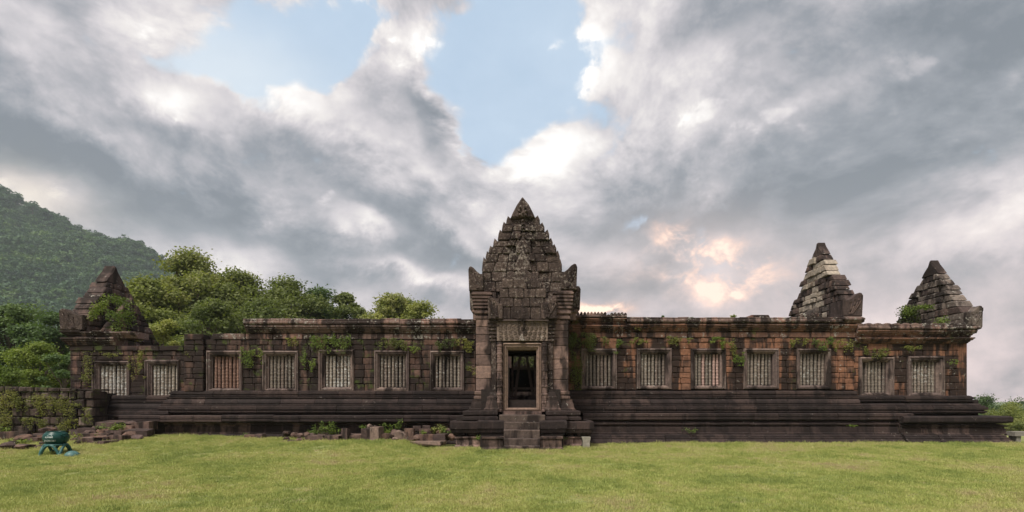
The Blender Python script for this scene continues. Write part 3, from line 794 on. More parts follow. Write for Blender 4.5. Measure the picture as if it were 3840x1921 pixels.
FP = [(0, .12), (0, -.035), (.06, -.06), (.10, -.075), (.30, -.085), (.34, -.045), (.42, -.045), (.46, -.065), (.66, -.05), (.70, -.012), (.80, -.012), (.85, .02), (1.0, .03), (1.0, .30)]
def mitred_frame(parent, o, i, y0, mat, prof=FP, names=('lintel', 'sill', 'jamb'), rr=r):
    ox0, ox1, oz0, oz1 = o; ix0, ix1, iz0, iz1 = i
    j = lambda: rr.uniform(-.006, .006)
    c = [(ox0 + j(), oz0 + j()), (ox1 + j(), oz0 + j()), (ox1 + j(), oz1 + j()), (ox0 + j(), oz1 + j())]; d = [(ix0, iz0), (ix1, iz0), (ix1, iz1), (ix0, iz1)]
    p = [(t, y) for t, y in prof]
    frame_member(names[1], c[0], c[1], d[0], d[1], None, 1, y0, mat, parent, p)
    frame_member(names[2], c[1], c[2], d[1], d[2], None, 1, y0 + rr.uniform(-.006, .006), mat, parent, p)
    frame_member(names[0], c[2], c[3], d[2], d[3], None, 1, y0 + rr.uniform(-.006, .006), mat, parent, p)
    frame_member(names[2], c[3], c[0], d[3], d[0], None, 1, y0 + rr.uniform(-.006, .006), mat, parent, p)


for wi, (fx0, fx1, fy0, fy1, ix0, ix1, iy0, iy1, look) in enumerate(WINDOWS):
    o = (X(fx0), X(fx1), Z(fy1), Z(fy0)); i = (X(ix0), X(ix1), Z(iy1), Z(iy0))
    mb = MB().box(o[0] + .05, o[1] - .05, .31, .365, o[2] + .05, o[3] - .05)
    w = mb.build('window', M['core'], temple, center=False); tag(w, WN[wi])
    mitred_frame(w, o, i, 0, M['frame'])
    n = 7; W = i[1] - i[0]; Hh = i[3] - i[2]
    for k in range(n):
        lk = look
        if look == 'bal_pink': lk = 'bal_pink' if k in (2, 5, 6) else 'baluster'
        bo = bpy.data.objects.new('baluster', BAL[lk][(k * 5 + wi) % 3]); col.objects.link(bo); bo.parent = w
        bo.location = (i[0] + W * (k + .5) / n, .13, i[2] - .005); bo.scale = (W / n / .164 * r.uniform(.95, 1.03), W / n / .164, (Hh + .01) / 1.2)
        bo.rotation_euler = (bo.rotation_euler.x + r.uniform(-.012, .012), r.uniform(-.008, .008), r.uniform(0, 6))


# facing stones of the wall
def facing(x0, x1, z0, z1, ch, wr, mat, parent, name, holes=(), yf=0.0, depth=.30, jit=.012):
    nrow = max(1, round((z1 - z0) / ch)); hs = [r.uniform(.82, 1.18) for _ in range(nrow)]; hs = [h * (z1 - z0) / sum(hs) for h in hs]
    z = z0
    for ri in range(nrow):
        za, zb = z, z + hs[ri]; z = zb
        zm = (za + zb) / 2
        segs = [(x0, x1)]
        for (hx0, hx1, hz0, hz1) in holes:
            if hz0 - .02 < zm < hz1 + .02:
                ns = []
                for a, b_ in segs:
                    if hx1 <= a or hx0 >= b_: ns.append((a, b_)); continue
                    if hx0 > a + .04: ns.append((a, hx0))
                    if hx1 < b_ - .04: ns.append((hx1, b_))
                segs = ns
        for a, b_ in segs:
            L = b_ - a; n = max(1, round(L / r.uniform(*wr)))
            cuts = [a] + sorted(a + L * (k + r.uniform(-.2, .2)) / n for k in range(1, n)) + [b_]
            for c, d in zip(cuts, cuts[1:]):
                tz = r.uniform(-.006, .006)
                stone(name, [(c, za), (d, za + tz), (d, zb + tz), (c, zb)], yf, depth, mat, parent, r, jit=jit)


holes = [(X(w[0]) + .015, X(w[1]) - .015, Z(w[3]), Z(w[2])) for w in WINDOWS]
zt = Z(1469)
wl = empty('wall', (0, 0, 0), temple); wr_ = empty('wall', (0, 0, 0), temple)
tag(wl, 'dark brown left wing wall'); tag(wr_, 'orange right wing wall')
# left end, pier, left wing
facing(X(262), X(694), Z(1503), Z(1352), .26, (.36, .50), M['wall_l'], wl, 'wall_stone', holes)
facing(X(262), X(694), Z(1352), Z(1316), .20, (.36, .55), M['wall_l'], wl, 'frieze_stone', [h for h in holes if h[1] < X(694)])
facing(X(262), X(690), Z(1316), Z(1297), .20, (.5, .9), M['wall_l'], wl, 'frieze_stone', yf=-.04, depth=.6)
facing(X(697), X(770), zt, Z(1277), .215, (.30, .42), M['wall_l'], wl, 'wall_stone', yf=-.13, depth=.5)
facing(X(698), X(766), Z(1277), Z(1254), .23, (.7, .8), M['wall_l'], wl, 'wall_stone', yf=-.15, depth=.6)
facing(X(770), X(1784), zt, Z(1314), .255, (.28, .46), M['wall_l'], wl, 'wall_stone', holes)
facing(X(770), X(1784), Z(1314), Z(1273), .205, (.42, .62), M['wall_l'], wl, 'frieze_stone')
facing(X(797), X(1784), Z(1273), Z(1251), .22, (.55, 1.3), M['corn_l'], wl, 'frieze_stone', yf=-.03, depth=.5)
# right wing and lower right end
facing(X(2131), X(3205), Z(1463), Z(1308), .235, (.27, .40), M['wall_r'], wr_, 'wall_stone', holes)
facing(X(2131), X(3205), Z(1308), Z(1267), .21, (.40, .60), M['wall_r'], wr_, 'frieze_stone')
facing(X(2131), X(3207), Z(1267), Z(1246), .21, (.5, 1.0), M['corn_r'], wr_, 'frieze_stone', yf=-.03, depth=.5)
facing(X(3205), X(3628), Z(1487), Z(1336), .27, (.30, .46), M['wall_r'], wr_, 'wall_stone', holes, yf=.04, depth=.3)
facing(X(3205), X(3628), Z(1336), Z(1288), .24, (.40, .60), M['wall_r'], wr_, 'frieze_stone', yf=.04, depth=.3)
# right return of the end wall
mb = MB().box(X(3628) - .3, X(3628) + .01, .04, 4.9, 1.3, Z(1288)); mb.build('end_wall', M['wall_r'], temple, center=False)
mb = MB().box(X(262) - .01, X(262) + .3, .04, 4.9, 1.3, Z(1316)); mb.build('end_wall', M['wall_l'], temple, center=False)

# cornices: moulding and coping
MOULD = [(.02, 0), (.06, .02), (.06, .06), (.10, .08), (.10, .12), (.16, .145), (.16, .19), (.20, .215), (.20, .26), (.17, .27)]
COPE = [(.14, 0), (.20, .02), (.235, .06), (.235, .11), (.20, .16), (.21, .175), (.20, .215), (.14, .235)]
def cornice(x0, x1, z, prof, h, mat, part, name, yw=0.0, w=(.35, .75), cr=False, cl=False, drop=.015, back=.55):
    s = h / prof[-1][1]; p = [(o, z + zz * s) for o, zz in prof]
    run_course(name, x0, x1, yw, p, mat, part, w, back, r, cr, cl, drop=drop)
cl_ = empty('cornice', (0, 0, 0), temple); cr_ = empty('cornice', (0, 0, 0), temple)
tag(cl_, 'broken grey cornice of the left wing'); tag(cr_, 'reddish cornice of the right wing')
cornice(X(926), X(1790), Z(1249), MOULD, .27, M['corn_l'], cl_, 'cornice_stone', drop=.02)
cornice(X(922), X(1790), Z(1221), COPE, .245, M['corn_l'], cl_, 'coping_stone', w=(.3, .7), drop=.035)
cornice(X(2133), X(2345), Z(1245), MOULD, .25, M['corn_r'], cr_, 'cornice_stone')
cornice(X(2133), X(2347), Z(1219), MOULD, .25, M['corn_r'], cr_, 'cornice_stone', w=(.4, .7))
cornice(X(2130), X(2347), Z(1193), COPE, .10, M['corn_l'], cr_, 'coping_stone', w=(.5, .7), drop=.02)
cornice(X(2347), X(3203), Z(1244), MOULD, .27, M['corn_r'], cr_, 'cornice_stone', w=(.5, 1.0))
cornice(X(2347), X(3205), Z(1214), COPE, .225, M['corn_l'], cr_, 'coping_stone', w=(.4, .9), cr=True)
cornice(X(3205), X(3622), Z(1289), MOULD, .22, M['corn_r'], cr_, 'cornice_stone', w=(.5, 1.0), cr=True, yw=.04)
cornice(X(3205), X(3628), Z(1266), MOULD, .26, M['corn_r'], cr_, 'cornice_stone', w=(.5, 1.0), cr=True, yw=.0)
cornice(X(3205), X(3636), Z(1239), COPE, .20, M['corn_l'], cr_, 'coping_stone', w=(.35, .8), cr=True, drop=.02)
# broken cornice under the overgrown gable at the left end
cornice(X(262), X(440), Z(1295), MOULD, .30, M['corn_l'], cl_, 'cornice_stone', w=(.35, .7), cl=True, drop=.03)
cornice(X(258), X(520), Z(1265), MOULD, .24, M['corn_l'], cl_, 'cornice_stone', w=(.3, .7), cl=True, drop=.06)
# little cresting stones
def merlon(x, z, mat, w=.105, h=.15, y=-.18):
    pts = [(x - w / 2, z), (x + w / 2, z), (x + w / 2, z + h * .55), (x + w * .3, z + h * .85), (x, z + h), (x - w * .3, z + h * .85), (x - w / 2, z + h * .55)]
    prism('merlon', pts, y, y + .16, mat, cr_, .015, r)
for k in range(15): merlon(X(2166 + k * 12.6), Z(1187), M['corn_l'], h=.15 if k < 9 else r.uniform(.05, .14))
for k in range(8): merlon(X(2985 + k * 12), Z(1192), M['corn_l'], h=r.uniform(.10, .17))
for k in range(12): merlon(X(3212 + k * 35), Z(1221), M['corn_l'], w=.28, h=.07)
stone('coping_stone', [(X(2806), Z(1192)), (X(2895), Z(1192)), (X(2888), Z(1179)), (X(2822), Z(1179))], .1, .5, M['corn_r'], cr_, r)

# plinth: profile heights read at each band, standing further out course by course
pl_l = empty('plinth', (0, 0, 0), temple); pl_r = empty('plinth', (0, 0, 0), temple)
tag(pl_l, 'black moulded plinth under the left wing'); tag(pl_r, 'black moulded plinth under the right wing')
PB = [
    ('plinth_stone', [(.16, 1.715), (.17, 1.76), (.13, 1.77), (.13, 1.80), (.16, 1.81), (.16, 1.88), (.11, 1.895), (.11, 1.915), (.05, 1.94)]),
    ('plinth_stone', [(.34, 1.405), (.34, 1.435), (.28, 1.445), (.28, 1.47), (.30, 1.475), (.285, 1.54), (.24, 1.60), (.19, 1.64), (.19, 1.665), (.23, 1.675), (.23, 1.712)]),
    ('plinth_stone', [(.36, 1.10), (.36, 1.14), (.40, 1.15), (.40, 1.195), (.34, 1.21), (.34, 1.235), (.42, 1.25), (.42, 1.34), (.36, 1.355), (.36, 1.402)]),
    ('plinth_block', [(.46, .80), (.55, .83), (.64, .85), (.66, .87), (.66, .935), (.63, .945), (.63, .965), (.66, .975), (.66, 1.06), (.63, 1.08), (.56, 1.096)]),
    ('plinth_block', [(.60, .345), (.60, .39), (.54, .41), (.54, .60), (.50, .62), (.50, .68), (.57, .70), (.57, .745), (.49, .76), (.47, .797)]),
    ('plinth_block', [(.90, -.12), (.90, .05), (.86, .10), (.80, .16), (.76, .18), (.76, .24), (.70, .26), (.70, .30), (.64, .342)]),
]
for ci, (nm, pr) in enumerate(PB):
    wv = (1.0, 1.9) if ci < 3 else (.7, 1.5)
    prL = [(o, z) for o, z in pr]
    if ci < 3:
        dzp = [(o, z - .17) for o, z in pr]
        run_course(nm, X(262), X(660), 0, dzp, M['plinth'], pl_l, wv, .7, r, corner_l=True)
        run_course(nm, X(660), X(1840), 0, prL, M['plinth'], pl_l, wv, .7, r, corner_l=True)
        run_course(nm, X(2080), X(3207), 0, pr, M['plinth'], pl_r, wv, .7, r)
        run_course(nm, X(3207), X(3622), 0, [(o + .02, z - .175 if ci == 0 else z - .06 * (ci == 1) - .0) for o, z in (pr if ci != 1 else [(.35, 1.405), (.35, 1.43), (.30, 1.45), (.26, 1.53)])], M['plinth'], pl_r, wv, .7, r, corner_r=True)
    elif ci == 3:
        run_course(nm, X(560), X(1740), 0, [(o, z - .04) for o, z in prL], M['plinth'], pl_l, wv, .9, r, corner_l=True, drop=.02)
        run_course(nm, X(2180), X(3335), 0, [(o - .12, z + .02) for o, z in pr], M['plinth'], pl_r, wv, .9, r, corner_r=True)
        run_course(nm, X(3335), X(3652), 0, [(o + .1, z + .06) for o, z in [(.46, .66), (.52, .68), (.66, .72), (.68, .76), (.68, .90), (.63, .94), (.56, .95)]], M['plinth'], pl_r, (1.0, 1.7), .9, r, corner_r=True)
    elif ci == 4:
        run_course(nm, X(680), X(1740), 0, [(o - .18, z) for o, z in pr], M['plinth_pale'], pl_l, (.5, 1.0), .9, r, corner_l=True)
        run_course(nm, X(2180), X(3335), 0, [(o - .04, z) for o, z in pr], M['plinth'], pl_r, wv, .9, r)
        run_course(nm, X(3335), X(3660), 0, [(o + .06, .345 + (z - .345) * .82) for o, z in pr], M['plinth_pale'], pl_r, (.5, 1.0), .9, r, corner_r=True)
    else:
        run_course(nm, X(690), X(1740), 0, [(o - .10, z) for o, z in pr], M['plinth'], pl_l, wv, .9, r, corner_l=True)
        run_course(nm, X(2180), X(3335), 0, pr, M['plinth'], pl_r, wv, .9, r)
        run_course(nm, X(3335), X(3624), 0, [(o + .10, z) for o, z in pr], M['plinth'], pl_r, wv, .9, r, corner_r=True)
# left end, lower courses
run_course('plinth_block', X(345), X(560), 0, [(.44, .84), (.44, .95), (.52, .97), (.52, 1.03), (.44, 1.06)], M['plinth'], pl_l, (.7, 1.2), .9, r)
run_course('plinth_block', X(345), X(565), 0, [(.78, .30), (.80, .35), (.82, .60), (.78, .70), (.60, .74)], M['plinth'], pl_l, (.5, 1.0), .9, r, drop=.06)
mb = MB(); mb.box(X(300), X(1840), -.02, .36, -.1, Z(1503) - .03); mb.box(X(2080), X(3622), -.02, .36, -.1, Z(1490) - .03)
mb.box(X(345), X(1740), -.26, -.02, -.1, .86); mb.box(X(2180), X(3640), -.40, -.02, -.1, .9); mb.box(X(3340), X(3700), -.38, 2.6, -.1, .92)
mb.box(X(3400), X(3660), -.1, 2.6, .9, 1.6)
mb.build('plinth_core', M['core'], temple, center=False)


# ------------------------------------------------------------------ side gables (stepped stone triangles in planes across the wing)
def side_gable(name, xface, thick, width, zb, ztop, z_step, facing_left, mats, lab, seed, bulge=1.08, courses=13, y0=0.0, tipcut=.10, skip_naga=False, base_w=None):
    rr = random.Random(seed)
    o = tag(empty(name, (0, 0, 0), temple), lab)
    if facing_left:  o.location = (xface, y0 + width, 0); o.rotation_euler.z = R(-90)     # local x 0..width runs from the back to the front
    else:            o.location = (xface, y0, 0); o.rotation_euler.z = R(90)
    def hw(z):
        if z <= z_step: return width / 2
        t = (z - z_step) / (ztop - z_step)
        return max(width / 2 * (1 - t) * .97 + .03 * math.sin(math.pi * t) * bulge, .05)
    tt = lambda q: max(0, min(1, (q - z_step) / (ztop - z_step)))
    z = zb; hs = []
    while z < ztop - .72:
        h = rr.uniform(.20, .28); hs.append((z, z + h)); z += h
    cx = width / 2
    for (a, b_) in hs:
        w0, w1 = hw(a), hw(b_)
        mid = hw((a + b_) / 2)
        L = mid * 2; n = max(1, round(L / rr.uniform(.36, .55)))
        cuts = [cx - mid] + sorted(cx - mid + L * (k + rr.uniform(-.22, .22)) / n for k in range(1, n)) + [cx + mid]
        cuts[0] += rr.uniform(-.04, .04); cuts[-1] += rr.uniform(-.04, .04)
        for i, (c, d) in enumerate(zip(cuts, cuts[1:])):
            sl0 = (w0 - w1) * .55 if i == 0 else 0; sl1 = (w0 - w1) * .55 if i == len(cuts) - 2 else 0
            m = mats((c + d) / 2 / width, ((a + b_) / 2 - zb) / (ztop - zb), rr)
            stone('gable_stone', [(c - sl0 * .85, a), (d + sl1 * .85, a + rr.uniform(-.01, .01)), (d - sl1 * .85, b_), (c + sl0 * .85, b_)], thick * .26 * tt(a) + rr.uniform(-.06, .06), thick * (1 - .5 * tt(a)) * rr.uniform(.94, 1.06), m, o, rr, bev=.028, jit=.02, gap=.006)
    # capstone
    w0 = hw(z); 
    prism('capstone', [(cx - w0 * 1.05, z), (cx + w0 * 1.05, z), (cx + w0 * .72, z + .35 * (ztop - z)), (cx + w0 * .30, z + .75 * (ztop - z)), (cx + .03, ztop + .04), (cx - .03, ztop + .05), (cx - w0 * .32, z + .72 * (ztop - z)), (cx - w0 * .78, z + .32 * (ztop - z))], thick * .26, thick * .76, M['gable'], o, .05, rr)
    mb = MB(); s = 12
    zs = [zb + (z - .1 - zb) * k / s for k in range(s + 1)]
    v = []
    for zz in zs:
        h_ = max(hw(zz) - .16, .04); v += [(cx - h_, .10 + thick * .26 * tt(zz), zz), (cx + h_, .10 + thick * .26 * tt(zz), zz), (cx + h_, thick * (1 - .24 * tt(zz)) - .08, zz), (cx - h_, thick * (1 - .24 * tt(zz)) - .08, zz)]
    f = []
    for k in range(s):
        for j in range(4): f.append((k * 4 + j, k * 4 + (j + 1) % 4, (k + 1) * 4 + (j + 1) % 4, (k + 1) * 4 + j))
    mb.add(v, f); mb.build('gable_core', M['core'], o, center=False)
    return o


def mats_pale(u, t, rr):
    d = abs(u - (.50 + .10 * math.sin(t * 9)))
    if t > .30 and u > .42 and u < .80 and .55 < t < .95 and rr.random() < .55: return M['gable_new']
    if d < .13 + .08 * (1 - t) and rr.random() < .72: return M['gable_new']
    if u < .45 and rr.random() < .22: return M['gable_new']
    return M['gable'] if rr.random() < .8 else M['gable_grey']
side_gable('gable', 11.95, .62, 3.9, 4.4, Z(915, 1.95), 5.45, True, mats_pale, 'stepped gable patched with pale new stone', 3)
side_gable('gable', 16.45, .62, 3.5, 4.1, Z(980, 1.7), 4.95, True, lambda u, t, rr: M['gable_grey'] if rr.random() < .75 else M['gable'], 'grey stepped gable at the right end', 5)
side_gable('gable', -16.25, .85, 3.2, 3.9, Z(1003, 1.6), 4.75, False, lambda u, t, rr: M['gable'] if rr.random() < .85 else M['corn_l'], 'overgrown stepped gable at the left end', 8)
side_gable('gable', -15.65, .45, 3.0, 3.7, Z(1118, 1.3), 4.0, False, lambda u, t, rr: M['wall_l'] if rr.random() < .6 else M['corn_l'], 'lower reddish gable layer under the overgrown one', 9, y0=.05, tipcut=.3)


# naga terminals: upswept carved corner blocks
def naga(xa, xb, za, zb, y0, y1, flip, mat, parent, notch=.25):
    w = xb - xa; h = zb - za
    P_ = [(0, 0), (1, 0), (1, .30), (.90, .42), (1, 1), (.80, .97), (.55, .84), (.30, .70), (.12, .66), (0, .68)]
    P_ = [(0, 0), (.95, 0), (.98, .5), (1, .86), (.93, .98), (.82, 1.0), (.64, .93), (.44, .79), (.26, .70), (.12, .67), (0, .70)]
    pts = [(xa + (u if not flip else 1 - u) * w, za + t * h) for u, t in P_]
    if flip: pts = pts[::-1]
    o = prism('naga_block', pts, y0, y1, mat, parent, .03, r)
    mb = MB()                                            # fan of carved ridges
    for k in range(4):
        q = []
        for i in range(7):
            s = i / 6; u = .30 + .16 * k * (.3 + s) + .10 * math.sin(s * 2.2); t = .10 + s * (.50 + .10 * k)
            u = min(u, .93); q.append((xa + (u if not flip else 1 - u) * w, y0 - .004, za + t * h))
        mb.tube(q, [.030 * (1 - .5 * abs(i / 6 - .4)) for i in range(7)], 6)
    e = mb.build('naga_carving', mat, parent, center=False, smooth=True)
    return o


nb = M['gable']
naga(X(3150), X(3226), Z(1189), Z(1101), -.20, .75, False, nb, cr_)
ring3('naga_base', X(3160), X(3212), -.12, .6, [(.05, Z(1213)), (.10, Z(1208)), (.16, Z(1202)), (.16, Z(1197)), (.08, Z(1190))], M['corn_l'], cr_)
naga(X(3606), X(3670), Z(1230), Z(1150), -.22, .8, False, M['gable_grey'], cr_)
naga(X(236), X(326), Z(1240), Z(1160), -.20, .8, True, M['carved'], cl_)

# ------------------------------------------------------------------ porch
PY = -2.2
por = tag(empty('porch', (0, 0, 0), temple), 'tall central porch with carved pointed pediment')
def PX(px, y=PY): return X(px, y)
def PZ(py, y=PY): return Z(py, y)
# passage: side walls, roof, inner body
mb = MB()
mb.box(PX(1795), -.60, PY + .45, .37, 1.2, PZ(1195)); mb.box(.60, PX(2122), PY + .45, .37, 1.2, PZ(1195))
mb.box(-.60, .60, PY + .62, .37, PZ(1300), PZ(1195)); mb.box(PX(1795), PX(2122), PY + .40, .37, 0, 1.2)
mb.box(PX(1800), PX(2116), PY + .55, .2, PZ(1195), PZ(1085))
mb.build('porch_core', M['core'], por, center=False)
for sx in (-1, 1):                                        # stones of the side walls, seen when stepping aside
    for k in range(9):
        za = 1.95 + k * .26
        for j in range(3):
            ya = PY + .45 + j * .6
            x = PX(1795) if sx < 0 else PX(2122)
            mb = MB().box(x - .03 if sx < 0 else x - .25, x + .25 if sx < 0 else x + .03, ya + .005, ya + .595, za + .005, za + .255)
            mb.build('side_stone', M['porch'], por)
# corner pilasters
def column(px0, px1, y, pys, mat, depth, jit=.006):
    for a, b_ in zip(pys, pys[1:]):
        stone('pilaster_stone', [(PX(px0, y), PZ(a, y)), (PX(px1, y), PZ(a, y) + r.uniform(-.008, .008)), (PX(px1, y), PZ(b_, y)), (PX(px0, y), PZ(b_, y))], y, depth, mat, por, r, jit=jit, bev=.012, gap=.003)
column(1784, 1842, PY, [1466, 1420, 1371, 1330, 1284, 1255, 1226, 1197], M['porch'], .7)
column(2072, 2132, PY, [1466, 1424, 1385, 1348, 1298, 1268, 1240, 1216, 1197], M['porch'], .7)
YS = PY - .12
for (a, b_, seg) in ((1842, 1861, [1464, 1400, 1281]), (2053, 2073, [1464, 1390, 1330, 1281])):
    for c, d in zip(seg, seg[1:]): stone('strip_stone', [(PX(a, YS), PZ(c, YS)), (PX(b_, YS), PZ(c, YS)), (PX(b_, YS), PZ(d, YS)), (PX(a, YS), PZ(d, YS))], YS, .6, M['carved'], por, r, jit=.004, bev=.008, gap=.002)
# capitals
def cap(px0, px1, y, py0, py1, o0, o1, mat, steps=5, yb=None, name='capital'):
    za, zb = PZ(py0, y), PZ(py1, y); h = zb - za; pr = []
    for k in range(steps):
        t0 = k / steps; t1 = (k + .55) / steps; o = o0 + (o1 - o0) * (k + .5) / steps
        pr += [(o, za + h * t0 + .002), (o + .02, za + h * (t0 + .08 / steps)), (o + .02, za + h * t1), (o - .02, za + h * (t1 + .12 / steps)), (o - .02, za + h * (k + .98) / steps)]
    ring3(name, PX(px0, y), PX(px1, y), y, yb if yb is not None else y + .75, pr, mat, por, .06, r)
cap(1786, 1830, PY, 1197, 1158, .0, .05, M['porch'], 2, -.2)
cap(1784, 1830, PY, 1158, 1096, .05, .12, M['porch'], 5, -.2)
cap(2074, 2132, PY, 1197, 1158, .0, .06, M['porch'], 2, -.2)
cap(2088, 2134, PY, 1158, 1092, .07, .13, M['porch'], 5, -.2)
cap(1842, 1862, YS, 1281, 1200, .02, .10, M['carved'], 6, PY + .3)
cap(2052, 2074, YS, 1281, 1200, .02, .10, M['carved'], 6, PY + .3)
# main pediment
HWL = [(1100, 1812, 2104), (1022, 1806, 2107), (987, 1819, 2100), (948, 1832, 2086), (925, 1846, 2072), (902, 1866, 2063), (871, 1881, 2043), (845, 1896, 2026), (820, 1913, 2008), (797, 1922, 2000), (740, 1959, 1961)]
def edges(py):
    for (a, l0, r0), (b_, l1, r1) in zip(HWL, HWL[1:]):
        if b_ <= py <= a:
            t = (a - py) / (a - b_); return l0 + (l1 - l0) * t, r0 + (r1 - r0) * t
    return HWL[0][1:] if py > 1000 else HWL[-1][1:]
pys = [1200, 1166, 1131, 1096, 1058, 1021, 984, 952, 926, 901, 871, 845, 820]
ped = por
for a, b_ in zip(pys, pys[1:]):
    l0, r0 = edges(a); l1, r1 = edges(b_); w = (r0 - l0 + r1 - l1) / 2
    if a > 1096: l0, r0, l1, r1 = 1829, 2091, 1829, 2091
    n = max(2, round(w / r.uniform(38, 52)))
    ts = [0] + sorted((k + r.uniform(-.22, .22)) / n for k in range(1, n)) + [1]
    for t0, t1 in zip(ts, ts[1:]):
        c = [l0 + (r0 - l0) * t0, l0 + (r0 - l0) * t1, l1 + (r1 - l1) * t1, l1 + (r1 - l1) * t0]
        tm = abs((t0 + t1) / 2 - .5)
        yy = PY - (.10 if tm < .2 else .0) + r.uniform(-.045, .045)
        stone('pediment_stone', [(PX(c[0]), PZ(a)), (PX(c[1]), PZ(a)), (PX(c[2]), PZ(b_)), (PX(c[3]), PZ(b_))], yy, .75 + PY - yy, M['carved'], por, r, bev=.02, gap=.004)
    if a > 1060: continue
    for sgn, ea, eb in ((-1, l0, l1), (1, r0, r1)):          # leaf-shaped flames up the edge
        for q in range(1):
            xx = (ea + (eb - ea) * .3); z0_ = PZ(a + (b_ - a) * r.uniform(.0, .3)); hh = (PZ(b_) - PZ(a)) * r.uniform(1.0, 1.25); ww = r.uniform(.20, .28)
            x_ = PX(xx) - sgn * ww * .34
            pts = [(x_ - ww / 2, z0_), (x_ + ww / 2, z0_), (x_ + ww * .48, z0_ + hh * .55), (x_ + sgn * ww * .22, z0_ + hh * 1.12), (x_ - ww * .40, z0_ + hh * .6)]
            prism('flame_stone', pts, PY + .03 + q * .02, PY + .6, M['carved'], por, .03, r)
prism('capstone', [(PX(1914), PZ(820)), (PX(2008), PZ(820)), (PX(1998), PZ(797)), (PX(1983), PZ(768)), (PX(1961), PZ(741)), (PX(1958), PZ(741)), (PX(1938), PZ(770)), (PX(1924), PZ(797))], PY - .08, PY + .55, M['carved'], por, .07, r)
mb = MB(); v = []
lv = [1096, 1040, 1000, 960, 920, 880, 840, 815]
for py in lv:
    l, q = edges(py); v += [(PX(l) + .2, PY + .1, PZ(py)), (PX(q) - .2, PY + .1, PZ(py)), (PX(q) - .2, PY + .62, PZ(py)), (PX(l) + .2, PY + .62, PZ(py))]
mb.add(v, [(k * 4 + j, k * 4 + (j + 1) % 4, (k + 1) * 4 + (j + 1) % 4, (k + 1) * 4 + j) for k in range(len(lv) - 1) for j in range(4)])
mb.build('pediment_core', M['core'], por, center=False)
# reliefs: figure in a niche, rosettes on the cap, scrolls
def arch_tube(mb, cx, cz, w, h, y, rad):
    mb.tube([(cx - w, y, cz), (cx - w * .8, y, cz + h * .5), (cx - w * .3, y, cz + h * .85), (cx, y, cz + h), (cx + w * .3, y, cz + h * .85), (cx + w * .8, y, cz + h * .5), (cx + w, y, cz)], rad, 6)
yf = PY - .13
mb = MB(); arch_tube(mb, PX(1961), PZ(900), .13, .16, yf - .0, .028); arch_tube(mb, PX(1955), PZ(1080), .17, .27, yf + .0, .03); arch_tube(mb, PX(1962), PZ(868), .10, .08, yf, .02)
mb.build('arch_relief', M['carved'], por, center=False, smooth=True)
mb = MB()
for (cx_, cy_, rd) in ((1949, 810, .05), (1971, 811, .05), (1947, 796, .045), (1973, 797, .045), (1951, 783, .04), (1969, 784, .04), (1961, 803, .045), (1960, 833, .05), (1961, 845, .055), (1962, 858, .05), (1961, 913, .06), (1962, 925, .075), (1961, 937, .06), (1955, 1075, .08)):
    x_, z_ = PX(cx_), PZ(cy_); n = 8
    mb.lathe([(rd, 0), (rd * .9, .03), (rd * .45, .055), (.002, .06)], 0, 0, n)
    k = len(mb.v) - n * 4
    for i in range(k, len(mb.v)):
        a, b_, c = mb.v[i]; mb.v[i] = (x_ + a, yf + .035 - c, z_ + b_)
for (x_, z_, w_, h_) in ((1960, 1022, .36, .62), (1962, 966, .17, .42)):
    pass
mb.build('rosette_relief', M['carved'], por, center=False, smooth=True)
prism('niche_stone', [(PX(1926), PZ(1022)), (PX(1994), PZ(1022)), (PX(1986), PZ(985)), (PX(1968), PZ(955)), (PX(1961), PZ(938)), (PX(1953), PZ(955)), (PX(1936), PZ(985))], PY - .20, PY + .1, M['carved'], por, .05, r)
prism('niche_stone', [(PX(1934), PZ(958)), (PX(1988), PZ(958)), (PX(1984), PZ(920)), (PX(1961), PZ(892)), (PX(1940), PZ(918))], PY - .17, PY + .1, M['carved'], por, .06, r)
naga(PX(1757), PX(1814), PZ(1092), PZ(1001), PY - .10, PY + .8, True, M['carved'], por)
naga(PX(2102), PX(2164), PZ(1088), PZ(991), PY - .10, PY + .8, False, M['carved'], por)
naga(PX(1760, -1.2), PX(1815, -1.2), PZ(1160, -1.2), PZ(1076, -1.2), -1.2, -.5, True, M['carved'], por)
naga(PX(2110, -1.2), PX(2178, -1.2), PZ(1160, -1.2), PZ(1072, -1.2), -1.2, -.5, False, M['carved'], por)
for s_, a, b_ in ((0, 1768, 1815), (1, 2110, 2166)):
    ring3('capital', PX(a, -1.2), PX(b_, -1.2), -1.2, -.3, [(-.14, PZ(1200, -1.2)), (-.08, PZ(1190, -1.2)), (-.06, PZ(1176, -1.2)), (0, PZ(1170, -1.2)), (0, PZ(1161, -1.2))], M['porch'], por)
# inner, lower pediment
YI = PY - .30
def irow(py0, py1, cuts, y=YI, mat='carved', nm='pediment_stone', depth=.4):
    for a, b_ in zip(cuts, cuts[1:]):
        stone(nm, [(PX(a, y), PZ(py0, y)), (PX(b_, y), PZ(py0, y)), (PX(b_, y), PZ(py1, y)), (PX(a, y), PZ(py1, y))], y + r.uniform(-.015, .015), depth, M[mat], por, r, bev=.018, gap=.003)
irow(1198, 1152, [1886, 1915, 1990, 2030]); irow(1152, 1118, [1874, 1926, 1958, 1987, 2041]); irow(1118, 1082, [1874, 1908, 1965, 2008, 2048]); irow(1082, 1044, [1882, 1925, 1979, 2030])
irow(1152, 1118, [1828, 1874]); irow(1152, 1118, [2041, 2090])
prism('pediment_stone', [(PX(1895, YI), PZ(1044, YI)), (PX(2020, YI), PZ(1044, YI)), (PX(1990, YI), PZ(1022, YI)), (PX(1960, YI), PZ(1000, YI)), (PX(1925, YI), PZ(1022, YI))], YI + .05, YI + .4, M['carved'], por, .04, r)
naga(PX(1829, YI), PX(1886, YI), PZ(1198, YI), PZ(1112, YI), YI - .06, YI + .4, True, M['carved'], por)
